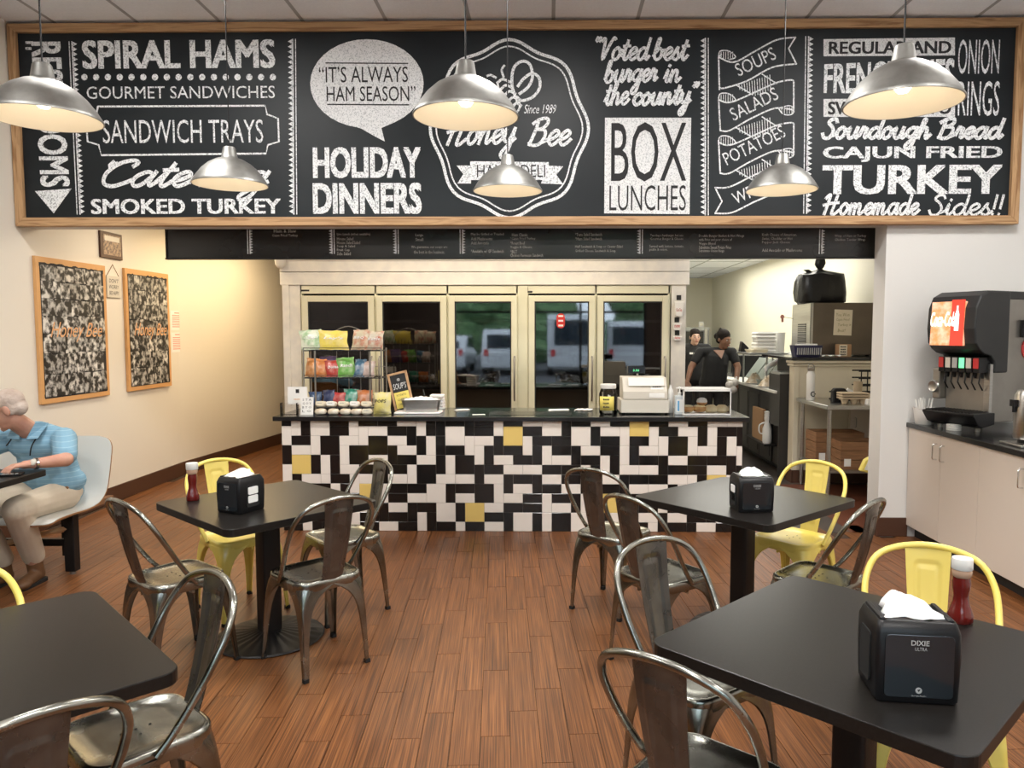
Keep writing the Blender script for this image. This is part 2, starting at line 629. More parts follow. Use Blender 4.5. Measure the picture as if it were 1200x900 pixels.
# behind the opening
struct(MB().box(-3.9, 1.40, 12.4, 12.55, -0.05, KZ).build('wall_corridor', 'wall_cream'))
struct(MB().box(3.45, 3.6, BY + 0.2, 16.1, -0.05, KZ + 0.05).build('wall_kitchen_right', 'kitchen_paint'))
struct(MB().box(1.25, 3.6, 16.0, 16.15, -0.05, KZ + 0.05).build('wall_kitchen_back', 'kitchen_paint'))
struct(MB().box(1.25, 1.40, 9.95, 16.0, -0.05, KZ + 0.05).build('wall_kitchen_left', 'kitchen_paint'))
struct(MB().box(-4.1, 3.6, BY + 0.2, 16.15, KZ, KZ + 0.1).build('ceiling_kitchen', 'ceiling_tile'))
kg = MB()
for k in range(9):
    kg.box(1.42, 3.43, 6.2 + 1.2 * k, 6.225 + 1.2 * k, KZ - 0.004, KZ)
for k in range(3):
    kg.box(1.9 + 0.61 * k, 1.925 + 0.61 * k, 5.9, 15.95, KZ - 0.004, KZ)
struct(kg.build('ceiling_kitchen_grid', 'ceiling_bar'))
# front wall with the shop window (behind the camera; the cooler glass mirrors it)
mb = MB()
W0, W1, WZ0, WZ1 = -2.55, 2.45, 0.12, 3.45  # window head raised above the mirrored part to bring more daylight to the ceiling
mb.box(-4.12, W0, -3.75, -3.6, -0.05, CZ).box(W1, 3.72, -3.75, -3.6, -0.05, CZ)
mb.box(W0, W1, -3.75, -3.6, -0.05, WZ0).box(W0, W1, -3.75, -3.6, WZ1, CZ)
struct(mb.build('wall_front', 'front_brown'))
wf = MB()
for x in (W0 + 0.03, -0.9, 0.8, W1 - 0.03):
    wf.box(x - 0.03, x + 0.03, -3.72, -3.64, WZ0, WZ1)
for z in (WZ0 + 0.03, 2.05, WZ1 - 0.03):
    wf.box(W0, W1, -3.71, -3.65, z - 0.03, z + 0.03)
wfo = struct(wf.build('window_1', 'black_metal'))
MB().box(W0, W1, -3.685, -3.68, WZ0, WZ1).build('pane', 'clear_glass', wfo)
pl = bpy.data.lights.new('window_portal', 'AREA'); pl.shape = 'RECTANGLE'; pl.size = W1 - W0; pl.size_y = WZ1 - WZ0
pl.cycles.is_portal = True
po = bpy.data.objects.new('window_portal', pl); COL.objects.link(po)
po.location = ((W0 + W1) / 2, -3.63, (WZ0 + WZ1) / 2); po.rotation_euler = (-PI / 2, 0, PI)

# ---------------------------------------------------------------- ceiling: panels laid in a bar grid
ceil = struct(MB().box(-4.1, 3.72, -3.75, BY + 0.2, CZ + 0.02, CZ + 0.1).build('ceiling', 'ceiling_bar'))
TW = 0.61
x_ref = at_y(648.5, 27, BY - 0.02).x
x0 = x_ref - TW * 7
cols = [x0 + TW * k for k in range(14)]
rows = [BY - 1.22 * k for k in range(9)]
pan = MB().box(0.012, TW - 0.012, -1.22 + 0.012, -0.012, -0.004, 0.012).mesh('ceiling_panel', 'ceiling_tile')
for i, x in enumerate(cols):
    for j, y in enumerate(rows[:7]):
        if x + TW < -3.97 or x > 3.57: continue
        o = bpy.data.objects.new('ceiling_panel', pan); COL.objects.link(o); o.parent = ceil; o.location = (x, y, CZ)
gb = MB()
for x in cols:
    gb.box(x - 0.013, x + 0.013, -3.6, BY, CZ - 0.006, CZ + 0.02)
for y in rows[:8]:
    gb.box(-3.97, 3.57, y - 0.013, y + 0.013, CZ - 0.006, CZ + 0.02)
gb.build('bar_grid', 'ceiling_bar', ceil)
mat('diffuser', (0.9, 0.9, 0.88), 0.5, emit=(1, 0.94, 0.86), estr=3.0)
for lx, ly in ((-2.4, 3.9), (0.0, 3.9), (2.4, 3.9), (-2.4, 1.2), (0.0, 1.2), (2.4, 1.2), (-1.2, -1.4), (1.2, -1.4)):
    t = thing('ceiling_light', 'flat square recessed light panel in the dining room ceiling', 'light', (lx, ly, CZ - 0.03), 0, 'recessed dining room lights')
    MB().box(-0.31, 0.31, -0.31, 0.31, 0, 0.02).build('frame', 'ceiling_bar', t)
    MB().box(-0.28, 0.28, -0.28, 0.28, -0.004, -0.001).build('diffuser', 'diffuser', t)
    area('panel_light', (lx, ly, CZ - 0.05), (0, 0, 0), 0.5, 0.5, 42, NEUT)

# ---------------------------------------------------------------- floor: base and planks
flo = struct(MB().prism([(-4.1, -3.75), (3.72, -3.75), (3.72, BY + 0.1), (1.55, BY + 0.1), (1.55, 12.5), (-4.1, 12.5)], -0.06, -0.005).build('floor', 'subfloor'))
struct(MB().box(1.55, 3.6, BY + 0.1, 16.1, -0.06, -0.001).build('floor_kitchen', 'dark_floor'))
struct(MB().box(2.35, 3.45, BY + 0.1, 7.6, -0.002, 0.0).build('floor_red_tile', 'red_floor'))
PW, PL, PA = 0.1135, 0.565, math.atan((643 - 585) / 880)
fl_m = Matrix.Rotation(PA, 4, 'Z')
j0 = fl_m.inverted() @ at_z(463, 749, 0)       # a joint seen in the photograph
planks = []
for i in range(-60, 60):
    for j in range(-14, 30):
        lx = j0.x + i * PW; ly = j0.y + (j + (i % 3) / 3.0) * PL
        c = fl_m @ Vector((lx, ly + PL / 2, 0))
        inroom = (-4.0 < c.x < 3.6 and -3.55 < c.y < BY + 0.12) or (-4.0 < c.x < 1.62 and BY <= c.y < 12.3)
        if not inroom: continue
        d = (c - Vector((0, 0, EYE))); z = d.dot(_f)
        px = CX + F_PX * d.dot(_r) / max(z, 0.01); py = CY - F_PX * d.dot(_u) / max(z, 0.01)
        seen = z > 0.5 and -10 < px < 1210 and py < 930 and not (-2.0 < c.x < 1.4 and c.y > 5.8)
        planks.append((0 if seen else 1, z if seen else 1, lx, ly))
planks.sort()
pm = MB().prism([(0.0012, 0.0012), (PW - 0.0012, 0.0012), (PW - 0.0012, PL - 0.0012), (0.0012, PL - 0.0012)], -0.0045, 0).mesh('plank', 'plank')
rest = MB()
for k, (s_, z_, lx, ly) in enumerate(planks):
    if k < 300:
        o = bpy.data.objects.new('plank', pm); COL.objects.link(o); o.parent = flo
        o.location = fl_m @ Vector((lx, ly, 0)); o.rotation_euler = (0, 0, PA)
    else:
        rest.box(lx + 0.0012, lx + PW - 0.0012, ly + 0.0012, ly + PL - 0.0012, -0.0045, 0)
ro = rest.build('floor_planks', 'plank', flo); ro.rotation_euler = (0, 0, PA); ro['kind'] = 'stuff'

# ---------------------------------------------------------------- baseboards
wall_b = MB()
poly = [(-3.97, -3.6), (-3.97, 8.0), (-3.70, 10.6), (-3.56, 12.4), (-3.545, 12.4), (-3.685, 10.6), (-3.955, 8.0), (-3.955, -3.6)]
wall_b.prism(poly, 0, 0.145)
struct(wall_b.build('baseboard_left', 'baseboard_brown', bevel=0.003))
struct(MB().box(2.488, 2.72, BY - 0.015, BY, 0, 0.145).box(2.488, 2.50, BY, BY + 0.2, 0, 0.145).build('baseboard_right', 'baseboard_brown', bevel=0.003))

# ================================================================ COUNTER with its mosaic of tiles
TROWS = """BWBWWBBWBBBB WWWBBBBBBBWB BWWWWBBBWWBB YYBBWWBBWWWW
WWBWWBBWWWWB BBWBBWWBBBWY YBBWWBWWBWWW YYWBBWWBWBBB
WBBWBBWWWBBW WBBWBWWWWWBY YWBBBBWWBBBW BBWWBBWBWBWB
BWWWBBWBBBBB WWBWBBBWWBBB BWBWBBBWWBBW BWWWBBWWWBWW
BYYBWBWBBWWB BBWWBWBBWBWW BBBWWWBBBWBW BBBBWWBBBBBW
WYYBWBWWBBBB BWBBBWBBBBBW WWWBBBBWBWBW WWWBBBBBWWBB
WBWWWBBWWWBW WWBBWWWWBWWB BBBWWBBBBWWB BBBBWWWBYYWB
WWBBBWBWYYWB BBBWWBBBBBWB WWBBBWWBBBBB WWWWBWWBYYBB
BBBWWWBBYYWB BWWWWBWWBBWW WBBWBBBWBYYB BBWWBBWWBBWB
BWWBBBWBWWBW WBBBWWBYYWWB BBBWWWBWBYYW BBBWBBWWBBBW
WBBBBBBWBBBB BBWBWWBYYBBB WWBWBBWWBBWW BWWBWWBBBWWB
BBWBBBBWBBWW BBWBBBWBBWWB WWBWBBWWBBBB BBWBBBBWWBBB"""
G = [r.replace(' ', '') for r in TROWS.split('\n')]
CX0, CX1, CF = -2.070, 1.490, 5.75
U = (CX1 - CX0) / 47.6
CT = 0.865
cnt = thing('service_counter', 'long black service counter clad in black, white and yellow mosaic tiles', 'counter', (0, 0, 0))
MB().box(CX0, CX1, CF + 0.006, 6.36, 0, CT).build('carcass', 'grout', cnt)
used = [[False] * 48 for _ in G]
tile_meshes = {}


def tile(c, r, w, h):
    x0 = CX0 + c * U; x1 = min(CX0 + (c + w) * U, CX1)
    z1 = CT - (r - 0.43) * U if r > 0 else CT
    z0 = CT - (r + h - 0.43) * U
    z0 = max(z0, 0.001)
    k = G[r][c]
    key = (k, round(x1 - x0, 4), round(z1 - z0, 4))
    if key not in tile_meshes:
        g = 0.0011
        mb = MB(); W_, H_ = x1 - x0, z1 - z0; b = 0.0015
        o_ = [(g, g), (W_ - g, g), (W_ - g, H_ - g), (g, H_ - g)]
        i_ = [(g + b, g + b), (W_ - g - b, g + b), (W_ - g - b, H_ - g - b), (g + b, H_ - g - b)]
        mb.rings([[(p[0], 0.006, p[1]) for p in o_], [(p[0], 0.0012, p[1]) for p in o_], [(p[0], 0, p[1]) for p in i_]], cap0=False)
        tile_meshes[key] = mb.mesh('tile', {'B': 'tile_black', 'W': 'tile_white', 'Y': 'tile_yellow'}[k])
    o = bpy.data.objects.new('tile', tile_meshes[key]); COL.objects.link(o); o.parent = cnt
    o.location = (x0, CF + R.uniform(-0.0006, 0.0004), z0)
    o.rotation_euler = (R.uniform(-0.006, 0.006), 0, R.uniform(-0.006, 0.006))


def free(c, r, k):
    return 0 <= r < 12 and 0 <= c < 48 and not used[r][c] and G[r][c] == k


def nopt(c, r, k):
    return sum(free(c + a, r + b, k) for a, b in ((1, 0), (-1, 0), (0, 1), (0, -1)))


for r in range(12):
    for c in range(48):
        if used[r][c] or G[r][c] != 'Y': continue
        if free(c + 1, r, 'Y') and free(c, r + 1, 'Y'):
            for a in (0, 1):
                for b in (0, 1): used[r + a][c + b] = True
            tile(c, r, 2, 2)
# the large white squares the photograph shows
for c, r in ((17, 1), (15, 7), (16, 9), (30, 1), (24, 10), (3, 0), (27, 0), (30, 10), (4, 2), (28, 10), (40, 2), (14, 5), (20, 7), (18, 4), (9, 2), (7, 3)):
    k = G[r][c]
    if all(free(c + a, r + b, k) for a in (0, 1) for b in (0, 1)):
        for a in (0, 1):
            for b in (0, 1): used[r + a][c + b] = True
        tile(c, r, 2, 2)
while True:
    best = None
    for r in range(12):
        for c in range(48):
            if used[r][c]: continue
            k = G[r][c]; n = nopt(c, r, k)
            if n and (best is None or n < best[0]): best = (n, c, r)
            if n == 1: break
        if best and best[0] == 1: break
    if best is None: break
    _, c, r = best; k = G[r][c]
    opts = [(nopt(c + a, r + b, k), a, b) for a, b in ((1, 0), (-1, 0), (0, 1), (0, -1)) if free(c + a, r + b, k)]
    opts.sort(key=lambda t: (t[0], t[2] != 0))
    _, a, b = opts[0]
    used[r][c] = used[r + b][c + a] = True
    tile(min(c, c + a), min(r, r + b), 2 if a else 1, 2 if b else 1)
for r in range(12):
    for c in range(48):
        if not used[r][c]: tile(c, r, 1, 1)
MB().prism([(-2.125, 5.715), (1.535, 5.715), (1.535, 6.42), (-2.125, 6.42)], CT, 0.90).build('worktop', 'black_gloss', cnt, bevel=0.003)

# ================================================================ GLASS-DOOR COOLER
KY = 7.70
mat('cooler_frame', (0.84, 0.81, 0.62), 0.35, metal=0.2, col2=(0.78, 0.75, 0.56), nscale=2)
clr = thing('glass_door_cooler', 'long white panelled walk-in cooler with five glass doors behind the counter', 'cooler', (0, 0, 0))


def kx(px): return at_y(px, 400, KY).x


def kz(py): return at_y(600, py, KY).z


XL, XR = kx(333), kx(803)
z_t = 2.42
b = MB()
b.box(XL, XL + 0.02, KY + 0.05, 9.9, 0, z_t).box(XR - 0.02, XR, KY + 0.05, 9.9, 0, z_t).box(XL, XR, 9.88, 9.9, 0, z_t).box(XL, XR, KY + 0.05, 9.9, z_t - 0.02, z_t)
b.build('cabinet_shell', 'cooler_white', clr)
MB().box(XL, kx(341), KY - 0.028, KY + 0.06, 0, kz(334)).build('corner_trim', 'cooler_white', clr, bevel=0.003)
MB().box(kx(341), kx(353.5), KY - 0.015, KY + 0.06, 0, kz(334)).build('side_panel', 'cooler_white', clr)
MB().box(kx(786), XR, KY - 0.015, KY + 0.06, 0, kz(334)).build('side_panel', 'cooler_white', clr)
for za, zb in ((kz(334), kz(319)), (kz(318.3), kz(306)), (kz(305.5), z_t)):
    MB().box(XL - 0.02, XR + 0.03, KY - 0.03, KY + 0.06, za, zb).build('fascia_board', 'cooler_white', clr, bevel=0.003)
z = 0
MB().lathe([(0.0, -0.06), (0.03, -0.05), (0.05, -0.02), (0.055, 0.03), (0.05, 0.06)], 12, (XL - 0.0, KY - 0.06, kz(308))).build('corner_block', 'cooler_white', clr, smooth=40)
fx0, fx1, fz1 = kx(354), kx(785.5), kz(334.5)
fr = MB()
for p in (354, 441, 525, 607.5, 618, 698, 783.5):
    w = 0.02 if p not in (607.5,) else 0.045
    fr.box(kx(p) - (0 if p == 354 else w / 2), kx(p) + w / 2 + (0.02 if p == 607.5 else 0), KY - 0.01, KY + 0.06, 0.2, fz1)
fr.box(fx0, fx1, KY - 0.01, KY + 0.06, kz(344), fz1)
fr.box(fx0, fx1, KY - 0.01, KY + 0.06, 0.0, 0.2)
fr.box(kx(607), kx(618.5), KY - 0.015, KY + 0.05, 0.2, fz1)
fr.build('outer_frame', 'cooler_frame', clr, bevel=0.002)
MB().box(fx0, fx1, KY + 0.9, KY + 0.92, 0.1, 2.0).box(fx0, fx0 + .01, KY + .06, KY + .9, .1, 2.0).box(fx1 - .01, fx1, KY + .06, KY + .9, .1, 2.0).box(
    fx0, fx1, KY + .06, KY + .9, 2.0, 2.01).box(fx0, fx1, KY + .06, KY + .9, .09, .1).build('interior', 'cooler_interior', clr)
sh = MB()
for zz in (0.55, 0.95, 1.32, 1.66):
    for k in range(10):
        sh.box(fx0 + 0.05, fx1 - 0.05, KY + 0.2 + k * 0.06, KY + 0.205 + k * 0.06, zz, zz + 0.006)
    sh.box(fx0 + 0.05, fx1 - 0.05, KY + 0.18, KY + 0.19, zz - 0.015, zz + 0.015)
sh.build('shelf_racks', 'gasket_grey', clr)
DT, DB = kz(346.5), 0.22
for (a, c, side) in ((356, 440, 1), (442.5, 524, 0), (526.5, 606.5, 1), (619.5, 697, 1), (699.5, 782, 0)):
    x0_, x1_ = kx(a), kx(c)
    fwid = 0.062
    d = MB()
    d.box(x0_, x0_ + fwid, KY - 0.045, KY - 0.012, DB, DT).box(x1_ - fwid, x1_, KY - 0.045, KY - 0.012, DB, DT)
    d.box(x0_ + fwid, x1_ - fwid, KY - 0.045, KY - 0.012, DT - fwid, DT).box(x0_ + fwid, x1_ - fwid, KY - 0.045, KY - 0.012, DB, DB + fwid)
    do = d.build('door', 'cooler_frame', clr, bevel=0.004)
    MB().box(x0_ + fwid, x1_ - fwid, KY - 0.030, KY - 0.026, DB + fwid, DT - fwid).build('pane', 'cooler_glass', do)
    g = MB()
    for q in ((x0_ + fwid, x0_ + fwid + 0.012, DB + fwid, DT - fwid), (x1_ - fwid - 0.012, x1_ - fwid, DB + fwid, DT - fwid),
              (x0_ + fwid, x1_ - fwid, DT - fwid - 0.012, DT - fwid)):
        g.box(q[0], q[1], KY - 0.036, KY - 0.02, q[2], q[3])
    g.build('gasket', 'cooler_seal', do)
    hx = x1_ - 0.03 if side else (x0_ + 0.03 if a < 500 else x1_ - 0.03)
    h = MB(); h.tube([(hx, KY - 0.045, 0.85), (hx, KY - 0.085, 0.88), (hx, KY - 0.085, 1.27), (hx, KY - 0.045, 1.30)], 0.009, 8)
    h.build('handle', 'steel_dull', do, smooth=50)
st = MB(); st.prism(rrect(0.085, 0.15, 0.04), 0, 0.002); st_o = st.build('warning_sticker', 'red', clr, label='red and white oval warning sticker on the fourth door')
st_o.rotation_euler = (PI / 2, 0, 0); st_o.location = (kx(657), KY - 0.031, kz(376))
for k in range(3):
    MB().box(-0.025, 0.025, -0.001, 0, -0.009, 0.009).build('sticker_print', 'white_paper', clr, loc=(kx(657), KY - 0.034, kz(370.5 + 5.5 * k)))
MB().box(kx(354.5), kx(364), KY - 0.012, KY - 0.0095, kz(341.3), kz(339.3)).box(kx(615), kx(624), KY - 0.012, KY - 0.0095, kz(343), kz(341)).build('maker_plate', 'black_plastic', clr)
# three little chalk tags and cup holders on the cooler's right post
for k, (ty, cy0, cy1, wd) in enumerate(((349, 354, 371, 1.0), (375, 379, 387, 1.0), (390, 394, 399, 0.9))):
    xx = kx((794.5, 792.5, 793)[k])
    t = thing('wall_pocket', ('tall clear paper cup pocket, topmost of the three on the cooler post',
                              'short red-scrawled paper pocket, middle of the three on the cooler post',
                              'shallow red-scrawled pocket, lowest of the three on the cooler post')[k], 'pocket', (xx, KY - 0.016, kz(cy1)), 0, 'pockets on the cooler post')
    h_ = kz(cy0) - kz(cy1)
    MB().prism([(-0.032, 0), (0.032, 0), (0.047, h_), (-0.047, h_)], -0.035, 0, 'y').build('pocket', 'white_paper', t, bevel=0.004)
    MB().cbox((0, -0.004, kz(ty) - kz(cy1)), (0.046, 0.006, 0.05)).build('chalk_tag', 'black_matte', t)
    lettering('new' if k else 'Cut Tea', 0.055, min(0.03, h_ * 0.5), 'red', t, Matrix.Translation((-0.028, -0.0365, h_ * 0.35)))
# ================================================================ CHALKBOARD OVER THE OPENING
PY_ = BY - 0.045        # face of the black panel


def bp(px, py, dy=0.0):
    v = at_y(px, py, PY_); v.y = PY_ - 0.0015 - dy
    return v


bd = thing('chalkboard_sign', 'huge oak-framed chalkboard covered in hand-drawn menu lettering above the counter', 'sign', (0, 0, 0))
BX0, BX1, BZ0, BZ1 = -3.96, 3.42, 2.335, 3.795
MB().box(BX0 + 0.03, BX1 - 0.03, PY_, BY - 0.002, BZ0 + 0.03, BZ1 - 0.03).build('panel', 'chalkboard', bd)
fw = 0.062
fh = [((BX0, BZ1), (BX1, BZ1), (BX1 - fw, BZ1 - fw), (BX0 + fw, BZ1 - fw)), ((BX0, BZ0), (BX1, BZ0), (BX1 - fw, BZ0 + fw), (BX0 + fw, BZ0 + fw)),
      ((BX0, BZ0), (BX0 + fw, BZ0 + fw), (BX0 + fw, BZ1 - fw), (BX0, BZ1)), ((BX1, BZ0), (BX1 - fw, BZ0 + fw), (BX1 - fw, BZ1 - fw), (BX1, BZ1))]
for i, q in enumerate(fh):
    MB().prism(list(q), BY - 0.075, BY - 0.002, 'y').build('frame_rail', 'oak_h' if i < 2 else 'oak_v', bd, bevel=0.003)


def btext(s, x0, y0, x1, y1, bold=0.02, material='chalk', shear=0, dy=0.0, warp=None, **kw):
    a = bp(x0, y1, dy); c = bp(x1, y0, dy)
    return lettering(s, c.x - a.x, c.z - a.z, material, bd, Matrix.Translation(a), bold, shear, warp=warp, **kw)


def bxz(px, py):
    v = at_y(px, py, PY_); return (v.x, v.z)


PXM = (bp(700, 150).x - bp(500, 150).x) / 200      # metres per photograph pixel on the board


_sk = [0]


def stroke(mb, pts, w, dy=0.0, curve=True, closed=False, n=5):
    _sk[0] += 1
    dy = dy + (_sk[0] % 16) * 0.00012
    P = [Vector((*bxz(*p), 0)) for p in pts]
    if curve: P = cr(P, n, closed)
    if closed: P = P + [P[0]]
    mb.ribbon([(p.x, p.y) for p in P], w * PXM, PY_ - 0.0015 - dy)


def fillpoly(pts, name, material='chalk', dy=0.0, curve=False):
    P = [Vector((*bxz(*p), 0)) for p in pts]
    if curve: P = cr(P, 5, True)
    y = PY_ - 0.0012 - dy
    mb = MB(); n = len(P)
    c = sum(P, Vector()) / n
    mb.add([(c.x, y, c.y)] + [(p.x, y, p.y) for p in P], [(0, 1 + i, 1 + (i + 1) % n) for i in range(n)])
    return mb.build(name, material, bd)


# a drawn cursive alphabet: stroke points, x-height 1, ascender 2, descender -1
SC = {
    'a': (1.25, [[(.95, .8), (.6, 1), (.2, .75), (.08, .35), (.3, 0), (.65, .15), (.98, .9)], [(1, 1), (.92, .35), (1.05, .02), (1.3, .3)]]),
    'b': (1.1, [[(.0, .3), (.35, 1.4), (.42, 1.95), (.25, 1.9), (.12, 1.0), (.1, .3), (.35, 0), (.75, .2), (.8, .7), (.5, .95), (.2, .6)], [(.8, .75), (1.1, .8)]]),
    'c': (.95, [[(.85, .75), (.6, 1), (.2, .75), (.08, .35), (.35, 0), (.7, .1), (1, .4)]]),
    'd': (1.25, [[(.9, .8), (.6, 1), (.2, .75), (.08, .35), (.3, 0), (.65, .15), (.95, .8), (1.1, 2)], [(1.1, 2), (.92, .4), (1.05, .02), (1.3, .3)]]),
    'e': (.95, [[(0, .3), (.5, .5), (.8, .8), (.55, 1.02), (.18, .75), (.1, .35), (.38, 0), (.7, .1), (1, .4)]]),
    'g': (1.15, [[(.95, .8), (.6, 1), (.2, .75), (.1, .4), (.35, .1), (.7, .25), (.98, .9)], [(1, 1), (.9, 0), (.7, -.8), (.35, -1), (.2, -.7), (.6, -.2), (1.2, .3)]]),
    'h': (1.15, [[(.0, .3), (.35, 1.4), (.45, 1.95), (.28, 1.9), (.15, 1.0), (.08, 0)], [(.1, .3), (.4, .9), (.68, .95), (.75, .6), (.72, .15), (.85, 0), (1.15, .35)]]),
    'i': (.6, [[(0, .3), (.25, 1), (.18, .3), (.3, 0), (.6, .3)], [(.32, 1.4), (.36, 1.5)]]),
    'm': (1.7, [[(0, .4), (.2, 1), (.18, .5), (.1, 0)], [(.15, .5), (.45, .95), (.65, .85), (.62, .4), (.58, 0)], [(.62, .5), (.95, .97), (1.15, .8), (1.1, .2), (1.25, 0), (1.7, .35)]]),
    'n': (1.2, [[(0, .4), (.2, 1), (.18, .5), (.1, 0)], [(.15, .5), (.45, .95), (.72, .88), (.72, .3), (.82, 0), (1.2, .35)]]),
    'o': (1.05, [[(.55, 1), (.2, .8), (.08, .4), (.3, 0), (.65, .12), (.82, .55), (.65, .95), (.45, .98)], [(.7, .85), (1.1, .75)]]),
    'r': (.85, [[(0, .3), (.25, 1.12), (.3, .85), (.6, .9), (.5, .4), (.55, .05), (.85, .3)]]),
    's': (.85, [[(0, .25), (.45, 1.08), (.42, .75), (.65, .35), (.5, 0), (.12, .1)], [(.6, .1), (.9, .35)]]),
    't': (.75, [[(.0, .3), (.4, 1.3), (.45, 1.75)], [(.45, 1.75), (.28, .6), (.3, .1), (.5, 0), (.8, .35)], [(.08, 1.15), (.75, 1.2)]]),
    'u': (1.2, [[(0, .4), (.18, 1), (.12, .35), (.3, 0), (.65, .2), (.85, .95)], [(.88, 1), (.82, .35), (.92, .02), (1.2, .35)]]),
    'y': (1.15, [[(0, .4), (.18, 1), (.15, .4), (.35, .08), (.7, .3), (.9, .95)], [(.92, 1), (.85, 0), (.65, -.8), (.35, -1), (.2, -.7), (.6, -.2), (1.15, .3)]]),
    'C': (1.6, [[(1.3, 1.5), (1.45, 1.85), (1.1, 2.05), (.5, 1.7), (.15, .9), (.3, .2), (.8, -.02), (1.3, .2), (1.65, .45)], [(.4, 1.75), (.1, 1.5), (.2, 1.9)]]),
    'H': (1.9, [[(.1, 1.6), (.35, 1.95), (.55, 2), (.45, 1), (.25, 0)], [(1.35, 2), (1.2, 1), (1.05, .05), (1.35, 0), (1.8, .35)], [(0, .85), (.8, 1.02), (1.6, 1.1)]]),
    'B': (1.6, [[(.4, 1.95), (.35, 1), (.15, 0)], [(.0, 1.6), (.5, 2), (1.1, 2.05), (1.2, 1.6), (.9, 1.2), (.5, 1.1)], [(.5, 1.1), (1.15, 1.0), (1.25, .5), (.95, .05), (.4, -.02), (.1, .15)], [(1.1, .15), (1.55, .35)]]),
    'V': (1.35, [[(.0, 1.7), (.25, 2), (.35, 1.6), (.4, 0), (.9, 1.3), (1.25, 2.05), (1.45, 1.9)]]),
    'S': (1.3, [[(1.15, 1.65), (1, 2), (.6, 1.95), (.4, 1.55), (.8, 1.05), (1.0, .5), (.7, .02), (.25, .05), (.05, .4)], [(.9, .2), (1.3, .35)]]),
    ' ': (.7, []), '!': (.5, [[(.25, 2), (.15, .6)], [(.1, .05), (.12, .12)]]),
    '\u201c': (.7, [[(.2, 2.1), (.1, 1.8), (.18, 1.7)], [(.5, 2.1), (.4, 1.8), (.48, 1.7)]]),
    '\u201d': (.7, [[(.2, 2.1), (.25, 1.9), (.1, 1.65)], [(.5, 2.1), (.55, 1.9), (.4, 1.65)]]),
}


def script(s, x0, ybase, x1, xh, w, shear=0.25, rise=0.0, name='lettering', material='chalk'):
    """cursive word: baseline y, x-height in photograph pixels, stretched to run from x0 to x1"""
    tot = sum(SC[c][0] for c in s)
    k = (x1 - x0) / (tot + shear)
    mb = MB(); x = 0
    for c in s:
        adv, st_ = SC[c]
        for q in st_:
            pts = []
            for a, b_ in q:
                if b_ > 1: b_ = 1 + (b_ - 1) * .78
                X = x0 + (x + a + shear * b_) * k
                pts.append((X, ybase - b_ * xh - rise * (X - x0) / (x1 - x0)))
            stroke(mb, pts, w)
        x += adv
    return mb.build(name, material, bd)


# --- restrooms, running down the left edge
for rr_, (x0, x1, y0, y1) in (('RESTROOMS', (36, 84, 49, 219)),):
    a = bp(x0, y0); c = bp(x1, y1)
    mtx = Matrix.Translation(a) @ Matrix.Rotation(PI / 2, 4, 'Y')
    # letters read downwards: x axis of the text runs down the board
    lettering(rr_, a.z - c.z, c.x - a.x, 'chalk', bd, mtx, 0.03, warp=lambda u, v: (u, v * 0.86 + 0.0 + 0.10 * u))
fillpoly([(41, 224), (84, 221), (63, 250)], 'arrow_mark')
q = MB(); stroke(q, [(31, 50), (38, 50)], 3, curve=False); stroke(q, [(31, 57), (36, 57)], 3, curve=False); q.build('chalk_mark', 'chalk', bd)


def divider(xt, yt, xb, yb, side, tri=True, n=34):
    mb = MB()
    stroke(mb, [(xt, yt), (xb, yb)], 1.5, curve=False)
    stroke(mb, [(xt - side * 3.4, yt), (xb - side * 3.4, yb)], 1.1, curve=False)
    y = PY_ - 0.0015
    for i in range(n):
        t0, t1 = i / n, (i + 0.9) / n
        X = lambda t: xt + (xb - xt) * t
        Y = lambda t: yt + (yb - yt) * t
        tm = (t0 + t1) / 2
        p = [bxz(X(t0) + side * 1, Y(t0)), bxz(X(t1) + side * 1, Y(t1)), bxz(X(tm) + side * 5.8, Y(tm))]
        if side > 0: p = p[::1]
        mb.add([(a[0], y, a[1]) for a in p], [(0, 1, 2)])
    return mb.build('zigzag_divider', 'chalk', bd)


divider(84.5, 49, 94, 251, 1)
divider(343, 46, 344.5, 251, -1)
divider(826.5, 45, 826.5, 252, -1)
divider(947.5, 43, 945, 250, 1)
# --- first column
btext('SPIRAL HAMS', 97, 46, 322, 81, 0.035)
mb = MB()
for k in range(17):
    cxp, cyp = 99 + k * 13.8, 90.5
    pts = [(cxp + 3.7 * math.cos(a * PI / 6), cyp + 3.9 * math.sin(a * PI / 6)) for a in range(12)]
    n0 = len(mb.v); c = bxz(cxp, cyp); y = PY_ - 0.0015
    mb.add([(c[0], y, c[1])] + [(bxz(*p)[0], y, bxz(*p)[1]) for p in pts], [(0, 1 + i, 1 + (i + 1) % 12) for i in range(12)])
mb.build('chalk_dots', 'chalk', bd)
btext('GOURMET SANDWICHES', 102, 100.5, 322, 116, 0.015)
mb = MB()
stroke(mb, [(115, 125), (311, 124), (313, 134), (326, 139), (327, 166), (314, 170), (312, 180), (119, 182), (116, 170), (103, 166), (101, 140), (113, 136), (115, 125)], 2.2, curve=False)
mb.build('plaque_outline', 'chalk', bd)
btext('SANDWICH TRAYS', 121, 140, 308, 168, 0.012)
script('Catering', 113, 218, 319, 16.5, 4.6, 0.4)
btext('SMOKED TURKEY', 107, 232.5, 329, 251, 0.032)
